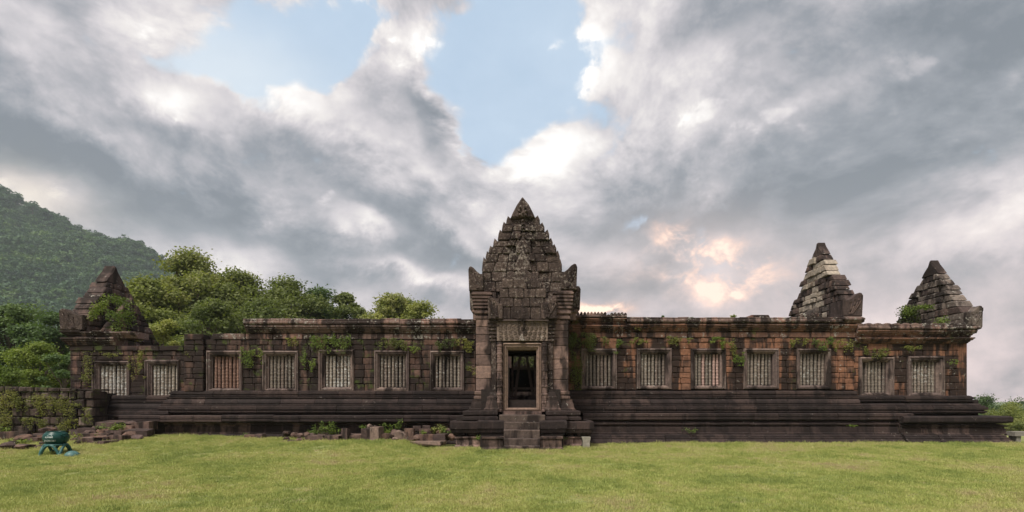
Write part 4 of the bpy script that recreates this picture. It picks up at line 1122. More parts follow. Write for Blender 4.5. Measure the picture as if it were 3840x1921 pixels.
naga(PX(2029, YI), PX(2091, YI), PZ(1198, YI), PZ(1112, YI), YI - .06, YI + .4, False, M['carved'], por)
irow(1204, 1198, [1860, 1960, 2058], y=YI - .02, mat='frame', nm='moulding_stone')
# door lintel with scroll carving
YL = PY - .22
lin = stone('door_lintel', [(PX(1862, YL), PZ(1280, YL)), (PX(2056, YL), PZ(1280, YL)), (PX(2056, YL), PZ(1204, YL)), (PX(1862, YL), PZ(1204, YL))], YL, .5, M['lintel'], por, r, jit=.002)
mb = MB()
def spiral(cx, cz, rad, d, turns=1.6, th=.016):
    q = []
    for i in range(15):
        t = i / 14; a = d * (t * turns * 6.283) + 1.2; rr_ = rad * (1 - t * .85); q.append((cx + rr_ * math.cos(a), YL - .012, cz + rr_ * math.sin(a)))
    mb.tube(q, [th * (1.2 - .5 * i / 14) for i in range(15)], 5)
for row, (py, n_, rad_) in enumerate(((1266, 9, .085), (1248, 10, .080), (1231, 11, .070), (1215, 10, .062))):
    for k in range(n_):
        px = 1870 + (k + .5) * (178 / n_)
        if row == 0 and abs(px - 1959) < 12: continue
        spiral(PX(px, YL), PZ(py, YL) + r.uniform(-.01, .01), rad_ * r.uniform(.85, 1.1), 1 if px < 1959 else -1, 1.4, .015)
mb.build('scroll_carving', M['lintel'], por, center=False, smooth=True)
mb = MB(); mb.lathe([(.09, 0), (.10, .03), (.05, .06), (.075, .10), (.05, .15), (.035, .17), (.045, .20), (.0, .235)], PX(1957, YL), YL - .03, 8)
for i in range(len(mb.v)): mb.v[i] = (mb.v[i][0], mb.v[i][1], mb.v[i][2] + PZ(1279, YL))
mb.build('seated_figure_carving', M['bal_white'], por, center=False, smooth=True)
# colonnettes
YC = PY - .30
for a, b_ in ((1862, 1885), (2031, 2054)):
    x0_, x1_ = PX(a, YC), PX(b_, YC); rad = (x1_ - x0_) / 2; zb_, zt_ = PZ(1545, YC), PZ(1281, YC); H = zt_ - zb_
    pr = []; n = 26
    for k in range(n):
        z_ = zb_ + H * k / n; h_ = H / n; q = rad * (.90 if k % 3 else 1.02)
        pr += [(q * .93, z_), (q, z_ + h_ * .15), (q, z_ + h_ * .75), (q * .90, z_ + h_ * .85)]
    pr.append((rad * .95, zt_)); mb = MB().lathe(pr, (x0_ + x1_) / 2, YC + rad * .4, 12); mb.build('colonnette', M['porch'], por)
# door frame
YD = PY - .18
df = empty('doorway', (0, 0, 0), por) if False else por
DP = [(0, .2), (0, 0), (.18, -.02), (.22, .03), (.40, .035), (.45, .0), (.62, .01), (.66, .05), (.80, .05), (.84, .07), (1, .08), (1, .55)]
mitred_frame(por, (PX(1886, YD), PX(2031, YD), PZ(1541, YD), PZ(1286, YD)), (PX(1904, YD), PX(2012, YD), PZ(1530, YD), PZ(1311, YD)), YD, M['door'], DP, ('door_head', 'threshold', 'door_jamb'))
stone('sill_stone', [(PX(1884, YD), PZ(1558, YD)), (PX(2033, YD), PZ(1558, YD)), (PX(2033, YD), PZ(1541, YD)), (PX(1884, YD), PZ(1541, YD))], YD - .04, .8, M['porch'], por, r, jit=.002)
# inner door posts and inner steps
mb = MB(); mb.box(X(1918, .5), X(1925, .5), .4, .9, 1.3, Z(1318, .5)); mb.build('inner_post', M['porch'], por)
mb = MB(); mb.box(X(2003, .5), X(2009, .5), .4, .9, 1.3, Z(1318, .5)); mb.build('inner_post', M['porch'], por)
for (pa, pb, yy) in ((1528, 1517, -.3), (1517, 1502, 0.0), (1502, 1486, .3), (1486, 1470, 2.2)):
    stone('inner_step', [(-.6, Z(pa, yy)), (.6, Z(pa, yy)), (.6, Z(pb, yy)), (-.6, Z(pb, yy))], yy, .6, M['frame'], por, r)
# stepped bases each side of the door
def band(px0, px1, y, py0, py1, style, mat, yb=None, nm='base_stone'):
    za, zb = PZ(py0, y), PZ(py1, y); h = zb - za
    if style == 'flare': pr = [(.10, za), (.10, za + h * .12), (.06, za + h * .22), (.03, za + h * .6), (.0, za + h * .8), (.0, zb)]
    elif style == 'roll': pr = [(.02, za), (.07, za + h * .1), (.07, za + h * .35), (.02, za + h * .42), (.02, za + h * .52), (.05, za + h * .60), (.05, za + h * .92), (.02, zb)]
    elif style == 'over': pr = [(-.12, za), (-.06, za + h * .08), (-.05, za + h * .2), (.0, za + h * .25), (.03, za + h * .45), (.05, za + h * .50), (.05, za + h * .92), (.02, zb)]
    else: pr = [(.13, za), (.13, za + h * .10), (.08, za + h * .16), (.04, za + h * .34), (.0, za + h * .42), (.0, za + h * .85), (.04, za + h * .9), (.04, zb)]
    return ring3(nm, PX(px0, y), PX(px1, y), y, yb if yb is not None else -.35, pr, mat, por, .12, r)
pm, pk = M['porch'], M['plinth_pale']
band(1786, 1842, -2.22, 1498, 1466, 'roll', pm); band(2074, 2130, -2.22, 1498, 1466, 'roll', pm)
band(1838, 1861, -2.42, 1492, 1464, 'flare', pk); band(2053, 2078, -2.42, 1492, 1464, 'flare', pk)
band(1770, 1842, -2.30, 1540, 1498, 'flare', pk); band(2080, 2146, -2.30, 1540, 1498, 'flare', pk)
band(1826, 1861, -2.52, 1540, 1492, 'flare', pk); band(2053, 2092, -2.52, 1540, 1492, 'flare', pk)
band(1742, 1830, -2.42, 1578, 1540, 'roll', M['plinth']); band(2096, 2170, -2.42, 1578, 1540, 'roll', M['plinth'])
band(1802, 1861, -2.62, 1578, 1540, 'roll', M['plinth']); band(2053, 2122, -2.62, 1578, 1540, 'roll', M['plinth'])
for px0, px1, y in ((1692, 1748, -2.50), (1748, 1796, -2.50), (2120, 2158, -2.50), (2158, 2223, -2.50), (1794, 1845, -2.95), (1845, 1888, -2.95), (2025, 2122, -2.95)):
    band(px0 + .5, px1 - .5, y, 1638, 1577 if y < -2.6 else 1580, 'over', M['plinth'])
for px0, px1, y, b_ in ((1710, 1770, -2.45, 1690), (1770, 1803, -2.45, 1690), (2108, 2150, -2.40, 1684), (2150, 2184, -2.35, 1684), (1808, 1888, -3.15, 1703), (2025, 2106, -3.15, 1703)):
    band(px0 + .5, px1 - .5, y, b_, 1638, 'foot', M['porch'] if y > -3 else M['plinth_pale'])
mb = MB(); mb.box(PX(1712, -2.4), PX(2178, -2.4), -2.25, -.4, -.1, 1.06); mb.box(PX(1800, -3), PX(2112, -3), -2.9, -2.2, -.1, .94); mb.box(PX(1770, -2.3), PX(2146, -2.3), -2.1, -.4, 1.06, 1.60)
mb.box(PX(1806), PX(1858), -2.4, -2.0, .9, 1.95); mb.box(PX(2056), PX(2100), -2.4, -2.0, .9, 1.95)
mb.build('base_core', M['core'], por, center=False)
# stairs
st = [(1584, 1557, -2.96, 1872, 2044), (1614, 1583, -3.02, 1890, 2023), (1645, 1613, -3.22, 1889, 2024), (1673, 1645, -3.42, 1890, 2024), (1706, 1673, -3.62, 1889, 2025)]
for pa, pb, y, a, b_ in st:
    za = Z(pa, y) - .04; zb = Z(pb, y)
    sweep('step', [(PX(a, y), y), (PX(b_, y), y)], [(0, -1), (0, -1)], [(0, za), (.0, zb - .03), (-.012, zb - .006), (-.03, zb), (-.3, zb + .004)], .7, M['step'], por, r)

# ------------------------------------------------------------------ timber brace inside the doorway
br = tag(empty('timber_brace', (0, 1.2, 1.32)), 'A-shaped timber brace with two crossbars standing inside the doorway', 'brace')
def beam(a, b_, w, d, nm):
    a = Vector(a); b_ = Vector(b_); t = (b_ - a).normalized(); s = Vector((t.z, 0, -t.x)) * w / 2; q = Vector((0, d / 2, 0))
    v = [a - s - q, a + s - q, a + s + q, a - s + q, b_ - s - q, b_ + s - q, b_ + s + q, b_ - s + q]
    o = mesh_obj(nm, [tuple(p) for p in v], [(0, 3, 2, 1), (4, 5, 6, 7), (0, 1, 5, 4), (1, 2, 6, 5), (2, 3, 7, 6), (3, 0, 4, 7)], M['wood'], None); o.location -= br.location; o.parent = br
yb_ = 1.2
beam((X(1931, yb_), yb_, Z(1490, yb_)), (X(1953, yb_), yb_, Z(1316, yb_)), .10, .07, 'leg'); beam((X(1999, yb_), yb_, Z(1490, yb_)), (X(1972, yb_), yb_, Z(1316, yb_)), .10, .07, 'leg')
beam((X(1924, yb_), yb_ - .08, Z(1383, yb_)), (X(2003, yb_), yb_ - .08, Z(1383, yb_)), .09, .05, 'crossbar'); beam((X(1924, yb_), yb_ - .08, Z(1457, yb_)), (X(2003, yb_), yb_ - .08, Z(1457, yb_)), .09, .05, 'crossbar')

# ------------------------------------------------------------------ low mossy wall at the left
rw = tag(empty('low_wall', (X(170, -1.2), -1.2, .4)), 'low wall of square blocks overgrown with moss, running into the left end of the temple', 'wall')
YW = -1.0
def rstone(px0, px1, py0, py1, y, depth, mat='ret'):
    o = stone('block', [(X(px0, y), Z(py0, y)), (X(px1, y), Z(py0, y)), (X(px1, y), Z(py1, y)), (X(px0, y), Z(py1, y))], y + r.uniform(-.03, .03), depth, M[mat], None, r, jit=.03, bev=.03, gap=.010)
    o.location -= rw.location; o.parent = rw
rows = [1622, 1595, 1563, 1531, 1500, 1470]
for a, b_ in zip(rows, rows[1:]):
    x_ = -400 - r.uniform(0, 20)
    while x_ < 292:
        w_ = r.uniform(26, 40); rstone(x_, min(x_ + w_, 292), a, b_ + 0, YW, .5); x_ += w_
x_ = -400
while x_ < 284:
    w_ = r.uniform(34, 62); rstone(x_, min(x_ + w_, 286), 1470, 1449 + r.uniform(-1, 2) + 8 * max(0, (x_) / 290), YW - .06, .62); x_ += w_
for a, b_ in zip([1600, 1563, 1530, 1497, 1466], [1563, 1530, 1497, 1466, 1458]):
    if b_ == 1458: continue
    for c, d in ((287, 316), (316, 347)): rstone(c, d, a, b_, YW - .22, .7)
rstone(287, 349, 1497 - 31, 1458, YW - .24, .7)
mb = MB(); mb.box(X(-400, YW), X(345, YW), YW + .12, YW + 1.2, .0, Z(1475, YW)); o = mb.build('wall_core', M['core'], rw, center=False); o.location = -rw.location


# ------------------------------------------------------------------ fallen stones
def rock(px0, px1, py0, py1, y, lab, group, mat='rubble', kind='rock', depth=None, name='fallen_stone', tilt=0, cat='stone'):
    x0_, x1_, z0_, z1_ = X(px0, y), X(px1, y), Z(py1, y), Z(py0, y)
    w, h = x1_ - x0_, z1_ - z0_; d = depth or min(w, .6) * r.uniform(.8, 1.2)
    bm = bmesh.new(); p = 4.0 if kind == 'block' else 2.6
    n = 40 if kind == 'block' else 26
    for _ in range(n):
        v = Vector((r.gauss(0, 1), r.gauss(0, 1), r.gauss(0, 1)))
        m_ = (abs(v.x) ** p + abs(v.y) ** p + abs(v.z) ** p) ** (1 / p)
        v = v / m_
        if kind == 'block' and r.random() < .6: v = Vector([math.copysign(r.uniform(.86, 1.0), c) for c in v])
        bm.verts.new((v.x * w / 2, v.y * d / 2, v.z * h / 2))
    res = bmesh.ops.convex_hull(bm, input=bm.verts)
    bmesh.ops.delete(bm, geom=[g for g in res['geom_interior'] if isinstance(g, bmesh.types.BMVert)], context='VERTS')
    me = bpy.data.meshes.new(name); bm.to_mesh(me); bm.free(); me.materials.append(M[mat])
    o = bpy.data.objects.new(name, me); col.objects.link(o)
    o.location = ((x0_ + x1_) / 2, y + d / 2, (z0_ + z1_) / 2); o.rotation_euler = (r.uniform(-.08, .08), R(tilt) + r.uniform(-.05, .05), r.uniform(-.25, .25))
    return tag(o, lab, cat, group)


GA = 'fallen stones in front of the left wing'
cen = [ (1280, 1306, 1607, 1657, -1.75, 'upright reddish stone post standing in front of the left wing', 'rubble', 'block'),
 (1306, 1350, 1630, 1654, -1.6, 'low moulded stone between the upright reddish post and the dark block', 'rubble', 'block'),
 (1350, 1390, 1607, 1654, -1.75, 'tall dark block leaning beside the carved pale pillar', 'rubble', 'block'),
 (1390, 1426, 1601, 1659, -1.95, 'pale pillar stump with carved pattern on its face', 'rubble_pale', 'block'),
 (1373, 1394, 1590, 1608, -1.6, 'small pointed pale stone lying on top of the dark block', 'rubble_pale', 'rock'),
 (1400, 1411, 1595, 1602, -1.7, 'tiny stone on top of the carved pillar stump', 'rubble_pale', 'rock'),
 (1424, 1456, 1627, 1654, -1.8, 'squat grey block right of the carved pillar stump', 'rubble', 'block'),
 (1454, 1500, 1612, 1650, -1.5, 'curved dark arch stone behind the slanting brown beam', 'rubble', 'rock'),
 (1464, 1491, 1641, 1653, -2.1, 'small pale stone lying in front of the curved dark stone', 'rubble_pale', 'rock'),
 (1478, 1518, 1620, 1650, -1.8, 'slanting brown stone beam leaning against the dark block', 'rubble_pale', 'block'),
 (1516, 1551, 1608, 1653, -1.8, 'dark upright block halfway between the carved stump and the porch', 'rubble', 'block'),
 (1545, 1575, 1598, 1615, -1.3, 'flat-topped dark stone behind the moulded row near the porch', 'rubble', 'block'),
 (1582, 1612, 1596, 1611, -1.3, 'dark stone near the plinth, left one of those nearest the porch', 'rubble', 'block'),
 (1575, 1626, 1609, 1633, -1.4, 'tilted dark slab behind the moulded row near the porch', 'rubble', 'block'),
 (1545, 1577, 1630, 1656, -1.9, 'rounded broken end of the moulded row near the porch', 'rubble', 'rock'),
 (1568, 1622, 1630, 1656, -1.9, 'longest moulded stone in the low row left of the porch', 'rubble', 'block'),
 (1624, 1676, 1629, 1654, -1.9, 'second moulded stone in the low row left of the porch', 'rubble', 'block'),
 (1674, 1712, 1627, 1652, -1.85, 'end stone of the low moulded row touching the porch base', 'rubble', 'rock'),
 (1540, 1662, 1657, 1669, -2.6, 'thin pale slab lying flat in the grass left of the porch', 'rubble_pale', 'block'),
 (1440, 1453, 1652, 1661, -2.2, 'small round cobble in the grass right of the carved stump', 'rubble', 'rock'),
 (1136, 1206, 1633, 1663, -1.95, 'long dark low block at the front of the left group of stones', 'rubble', 'block'),
 (1204, 1278, 1634, 1664, -1.9, 'long low block with streaked face next to the reddish post', 'rubble', 'block'),
 (1103, 1140, 1642, 1663, -2.0, 'rounded stone left of the long dark low block', 'rubble', 'rock'),
 (1072, 1104, 1652, 1664, -2.1, 'flat stone second from the left in the front row of the group', 'rubble', 'block'),
 (1046, 1074, 1653, 1662, -2.1, 'leftmost small flat stone of the group before the left wing', 'rubble', 'rock'),
 (1057, 1082, 1639, 1654, -1.8, 'small pointed stone above the flat stones in the grass', 'rubble', 'rock'),
 (1052, 1084, 1616, 1636, -1.4, 'reddish stone leaning on the plinth, the leftmost in the back row', 'rubble', 'rock'),
 (1082, 1110, 1622, 1640, -1.4, 'dark stone in the back row beside the reddish leaning stone', 'rubble', 'rock'),
 (1106, 1134, 1624, 1641, -1.45, 'dark jagged stone in the back row above the rounded stone', 'rubble', 'rock'),
 (1133, 1158, 1620, 1635, -1.45, 'dark round stone on the back edge of the long low block', 'rubble', 'rock'),
 (1155, 1180, 1624, 1636, -1.5, 'pointed dark stone below the weeds at the plinth', 'rubble', 'rock'),
 (1634, 1660, 1612, 1628, -1.3, 'dark stone half hidden by weeds near the porch', 'rubble', 'rock'),
 (1662, 1690, 1606, 1626, -1.3, 'dark stone against the plinth nearest the porch', 'rubble', 'rock'),
 (910, 955, 1631, 1646, -1.3, 'flat dark stone alone at the foot of the plinth', 'rubble', 'block'), (955, 985, 1628, 1642, -1.3, 'smaller reddish stone beside the lone flat one at the plinth foot', 'rubble', 'block')]
for a, b_, c, d, y, lab, mt, kd in cen: rock(a, b_, c, d + 3, y, lab, GA, mt, kd, tilt=(18 if 'slanting' in lab else 0), name='stone_post' if 'post' in lab else 'stone_pillar' if 'pillar stump with' in lab else 'fallen_stone')
GB = 'fallen stones at the foot of the mossy wall on the left'
lef = [(-30, 92, 1620, 1650, -2.6, 'large dark slab at the left edge below the mossy wall', 'block'), (28, 88, 1629, 1662, -3.2, 'brown wedge-shaped stone with a lit top at the left edge', 'rock'), (-20, 35, 1660, 1684, -4.2, 'rounded stone with a pale rim at the left edge of the grass', 'rock'),
 (28, 100, 1667, 1690, -4.3, 'low dark stone in the front row left of the green bin', 'rock'), (88, 160, 1671, 1690, -4.1, 'low stone in the front row touching the bin legs', 'rock'), (20, 50, 1653, 1667, -3.6, 'small dark stone behind the front row at the left', 'rock'),
 (88, 160, 1627, 1640, -2.4, 'flat dark stone behind the left side of the bin', 'block'), (92, 138, 1631, 1644, -2.8, 'flat slab second row left of the bin', 'block'), (136, 168, 1632, 1652, -2.9, 'reddish square stone just left of the bin body', 'block'), (96, 140, 1642, 1655, -3.1, 'reddish flat stone below the slab left of the bin', 'block'),
 (122, 182, 1602, 1627, -2.0, 'large rounded boulder under the mossy wall behind the bin', 'rock'), (136, 168, 1655, 1668, -3.6, 'small stone with a pale chip left of the bin legs', 'rock'),
 (258, 300, 1612, 1630, -2.0, 'dark flat stone behind the right of the bin', 'block'), (286, 348, 1606, 1628, -2.1, 'angular dark stone at the corner of the mossy wall', 'block'), (330, 356, 1598, 1624, -1.9, 'upright dark stone at the corner of the mossy wall', 'rock'), (343, 392, 1607, 1630, -2.2, 'pyramid-shaped brown stone left of the green weed', 'rock'),
 (268, 400, 1626, 1641, -2.5, 'long flat slab right of the bin, second row', 'block'), (262, 345, 1641, 1668, -2.9, 'long reddish slab right beside the bin body', 'block'), (305, 350, 1643, 1684, -3.4, 'tall block with a square dark face in the front right of the bin', 'block'), (340, 400, 1655, 1682, -3.5, 'front block with a bright flat top and square corner', 'block'),
 (342, 396, 1636, 1656, -3.0, 'flat-topped stone behind the front block', 'block'), (395, 460, 1633, 1662, -2.9, 'thick dark slab right of the front block', 'block'), (432, 490, 1617, 1650, -2.6, 'large reddish pointed boulder near the end of the pile', 'rock'), (482, 524, 1631, 1652, -2.7, 'last small dark stone at the right end of the pile', 'rock'),
 (385, 470, 1617, 1634, -2.2, 'dark slab behind the pointed reddish boulder', 'block'), (460, 540, 1612, 1632, -2.0, 'long slab at the right end of the pile by the plinth', 'block'), (352, 450, 1582, 1606, -1.45, 'broad dark slab lying against the plinth above the pile', 'block'), (442, 495, 1578, 1602, -1.3, 'reddish rounded slab lying on the plinth foot', 'rock'), (490, 556, 1582, 1612, -1.4, 'square dark block at the foot of the plinth, right of the weeds', 'block'), (440, 492, 1596, 1612, -1.6, 'thin tilted slab between the weeds and the plinth', 'block'),
 (256, 300, 1650, 1686, -3.5, 'mossy lump of stone just right of the bin legs', 'rock'), (300, 345, 1612, 1640, -2.4, 'brown stone wedged behind the long slab', 'rock'), (160, 262, 1640, 1672, -2.6, 'dark stone hidden behind the bin', 'rock')]
for a, b_, c, d, y, lab, kd in lef: rock(a, b_, c, d + 4, y, lab, GB, 'rubble', kd)

# ------------------------------------------------------------------ green bin and its lid
YB = -4.9
bx, bz = X(210, YB), ground_z(X(210, YB), YB) - .01
KX = .755; BIN_ROT = math.atan2(-bx, D + YB)
binn = tag(empty('waste_bin', (bx, YB, bz)), 'squat round dark green bin with white lettering on a four-legged stand', 'bin')
k_ = (D + YB) / F
zb = lambda py: Z(py, YB) - bz
R0 = 52 * k_ * KX
binn.rotation_euler.z = BIN_ROT
prof = [(R0 * .60, zb(1664)), (R0 * .80, zb(1662)), (R0 * .93, zb(1655)), (R0 * 1.0, zb(1645)), (R0 * 1.0, zb(1637)), (R0 * .95, zb(1630)), (R0 * .82, zb(1623)), (R0 * .70, zb(1619.5)), (R0 * .70, zb(1618)), (R0 * .66, zb(1618)), (R0 * .66, zb(1621)), (R0 * .85, zb(1635)), (R0 * .8, zb(1655)), (.01, zb(1656))]
MB().lathe(prof, n=36).build('body', M['bin'], binn, smooth=True, center=False)
MB().lathe([(R0 * .715, zb(1620)), (R0 * .73, zb(1619)), (R0 * .73, zb(1617.4)), (R0 * .665, zb(1617.2)), (R0 * .665, zb(1620))], n=36).build('rim', M['bin'], binn, center=False)
MB().lathe([(R0 * .80, zb(1669)), (R0 * .93, zb(1671)), (R0 * .94, zb(1667)), (R0 * .86, zb(1664)), (R0 * .60, zb(1663))], n=36).build('stand_ring', M['bin_leg'], binn, smooth=True, center=False)
for q in range(4):
    a0 = R(-90 + 12 + q * 90)
    mb = MB()
    for s in (-1, 1):
        pts = []
        for i in range(9):
            t = i / 8; ang = a0 + s * R(43) * (1 - t) ** 1.0; rr_ = R0 * (.86 + .30 * t ** 2); zz = (zb(1669)) * (1 - t ** 2.6) + .0
            pts.append((rr_ * math.cos(ang), rr_ * math.sin(ang), max(zz, -.02)))
        mb.tube(pts, [.030 + .012 * i / 8 for i in range(9)], 7)
    mb.build('leg', M['bin_leg'], binn, smooth=True, center=False)
# handle strap: a knotted loop on the right of the body, and the seam below it
def on_body(px, py, off=.012):
    x = (px - 210) * k_ * KX; z = zb(py); rr_ = R0
    for (ra, za), (rb2, zb2) in zip(prof[1:8], prof[2:9]):
        if za <= z <= zb2: rr_ = ra + (rb2 - ra) * (z - za) / (zb2 - za)
    x = max(-rr_ * .97, min(rr_ * .97, x)); return (x, -math.sqrt(max(rr_ ** 2 - x ** 2, .0004)) - off, z)
mb = MB(); mb.tube([on_body(229, 1631, .012), on_body(234, 1627.5, .035), on_body(243, 1626.5, .04), on_body(252, 1629, .03), on_body(253, 1633, .015), on_body(246, 1635.5, .03), on_body(236, 1636, .03), on_body(230, 1633.5, .015)], .012, 7)
mb.tube([on_body(233, 1624, .01), on_body(236, 1632, .03), on_body(242, 1634, .03)], .010, 6); mb.build('handle', M['bin'], binn, smooth=True, center=False)
mb = MB(); mb.tube([on_body(242, 1635, .006), on_body(242, 1645, .006), on_body(241, 1655, .006), on_body(239, 1660, .006)], .006, 5); mb.build('seam', M['black'], binn, center=False)
cu = bpy.data.curves.new('lettering', 'FONT'); cu.body = '35291561'; cu.size = 1.0; cu.extrude = 0.0
tmp = bpy.data.objects.new('lettering', cu); col.objects.link(tmp); bpy.context.view_layer.update()
me = bpy.data.meshes.new_from_object(tmp.evaluated_get(bpy.context.evaluated_depsgraph_get())); bpy.data.objects.remove(tmp)
xs_ = [v.co.x for v in me.vertices]; W_ = max(xs_) - min(xs_); x0_ = min(xs_); hy = max(v.co.y for v in me.vertices)
for v in me.vertices:
    px = 166 + (v.co.x - x0_) / W_ * 41; py = 1654 - v.co.y / hy * 6.8
    v.co = on_body(px, py, .006)
me.materials.clear(); me.materials.append(M['white']); o = bpy.data.objects.new('lettering', me); col.objects.link(o); o.parent = binn
mb = MB()                                            # the worn upper line: only upright strokes and two marks above can be made out
def stroke(px, py0, px2, py1, w=1.3):
    a = on_body(px - w / 2, py0, .006); b_ = on_body(px + w / 2, py0, .006); c = on_body(px2 + w / 2, py1, .006); d = on_body(px2 - w / 2, py1, .006); mb.add([a, b_, c, d], [(0, 1, 2, 3)])
for px, t in ((171, 0), (174, 1), (178.5, 0), (182, 1), (185.5, 0), (188.5, 0), (191.5, 0), (194.5, 0), (197, 0)): stroke(px - .6, 1640.5, px + .4, 1635, 1.5 if t == 0 else 1.1)
for px in (179.5, 193.5): stroke(px, 1633, px + .4, 1631.4, 2.4)
stroke(175.5, 1640.3, 175.5, 1639.2, 3.2); stroke(184, 1636.2, 184.2, 1635.2, 3.0); stroke(190, 1640.3, 190, 1639.3, 3.4); stroke(195.6, 1636.2, 195.8, 1635.2, 3.2)
mb.build('lettering', M['white'], binn, center=False)
YK = -5.15
lx = X(271, YK); lz = ground_z(lx, YK)
kk = (D + YK) / F * 31 * .78
lid = MB().lathe([(kk, 0), (kk * .99, .02), (kk * .9, .055), (kk * .7, .095), (kk * .45, .122), (kk * .2, .135), (.01, .138)], n=32).build('bin_lid', M['bin_lid'], None, smooth=True, center=False)
lid.location = (lx, YK, lz + .005); lid.rotation_euler = (0, R(4), 0); tag(lid, 'pale blue-green domed lid lying on the grass beside the green bin', 'lid')

# ------------------------------------------------------------------ bench at the right edge and prop under the porch plinth
YE = -.95
b0 = X(3806, YE); bench = tag(empty('stone_bench', (b0 + .75, YE + .2, ground_z(b0, YE))), 'plain grey stone bench at the right edge beside the plinth', 'bench')
def rel(mb, nm, mat): o = mb.build(nm, mat, None, center=False); o.data.transform(Matrix.Translation(-bench.location)); o.parent = bench; return o
rel(MB().box(b0, b0 + 1.5, YE, YE + .42, Z(1636, YE), Z(1620, YE)), 'seat', M['concrete'])
rel(MB().box(X(3817, YE), X(3834, YE), YE + .05, YE + .37, -.05, Z(1636.5, YE)), 'leg', M['concrete']); rel(MB().box(b0 + 1.2, b0 + 1.36, YE + .05, YE + .37, -.05, Z(1636.5, YE)), 'leg', M['concrete'])
YP = -2.98
px0, px1 = X(2186, YP), X(2213, YP)
prp = MB(); cx_ = (px0 + px1) / 2; wz = (px1 - px0) / 2
n = 6
lv = [(-.15, 1.05), (.02, .98), (.10, .90), (.26, .92), (.33, 1.05), (Z(1640, YP), 1.2)]
v = []
for z_, s_ in lv: v += [(cx_ - wz * s_ + r.uniform(-.01, .01), YP, z_), (cx_ + wz * s_, YP, z_), (cx_ + wz * s_, YP + .28, z_), (cx_ - wz * s_, YP + .28, z_)]
f = [(k * 4 + j, k * 4 + (j + 1) % 4, (k + 1) * 4 + (j + 1) % 4, (k + 1) * 4 + j) for k in range(len(lv) - 1) for j in range(4)] + [(0, 3, 2, 1), tuple(4 * (len(lv) - 1) + j for j in range(4))]
prp.add(v, f); tag(prp.build('concrete_post', M['concrete_pale']), 'short pale concrete post propping the right corner of the porch plinth', 'post')


# ------------------------------------------------------------------ creepers, weeds and moss tufts
def creeper(px0, px1, py0, py1, y, n, lab, mat='leaf_vivid', size=.055, group=None, hang=.5, name='creeper', cat='creeper', blobs=None, thick=.07):
    rr = random.Random(int(px0 * 7 + py0)); v = []; f = []
    x0_, x1_, z0_, z1_ = X(px0, y), X(px1, y), Z(py1, y), Z(py0, y)
    W_, H_ = x1_ - x0_, z1_ - z0_
    strands = []
    for _ in range(max(6, int(n / 14))):
        t = rr.random(); sx = x0_ + W_ * t
        k1 = mn.noise(Vector((sx * 3.1, z1_ * 2, 1.7))) ; k2 = mn.noise(Vector((sx * 7.7, 4.2, z0_)))
        if k1 < -.25 and rr.random() < .8: continue
        top = z1_ - H_ * (.55 * rr.random() ** 1.5 + .25 * (k2 + .5)); ln = H_ * min(1.0, (.35 + 1.3 * max(0, k1 + .15))) * rr.uniform(.15, 1.0) * (1 if rr.random() < hang else .6)
        strands.append((sx, top, ln, rr.uniform(.015, .07)))
    if not strands: strands = [(x0_ + W_ / 2, z1_, H_ * .7, .08)]
    for _ in range(n):
        sx, top, ln, wd = rr.choice(strands); q = rr.random() ** 1.1
        p = Vector((sx + rr.gauss(0, wd * (1 - q * .55)), y - .02 - abs(rr.gauss(0, thick * (1 - q * .5))), max(top - ln * q, z0_)))
        s = size * rr.uniform(.5, 1.25); a = Vector((rr.gauss(0, 1), rr.gauss(0, .6), rr.gauss(-.4, .8))).normalized()
        nr = Vector((rr.gauss(0, .7), -1, rr.gauss(.5, .6))).normalized(); b_ = nr.cross(a)
        if b_.length < .1: continue
        b_.normalize(); k = len(v)
        v += [tuple(p - a * s * .5), tuple(p + b_ * s * .34), tuple(p + a * s * .5), tuple(p - b_ * s * .34)]; f.append((k, k + 1, k + 2, k + 3))
    return tag(mesh_obj(name, v, f, M[mat], None, center=True), lab, cat, group)


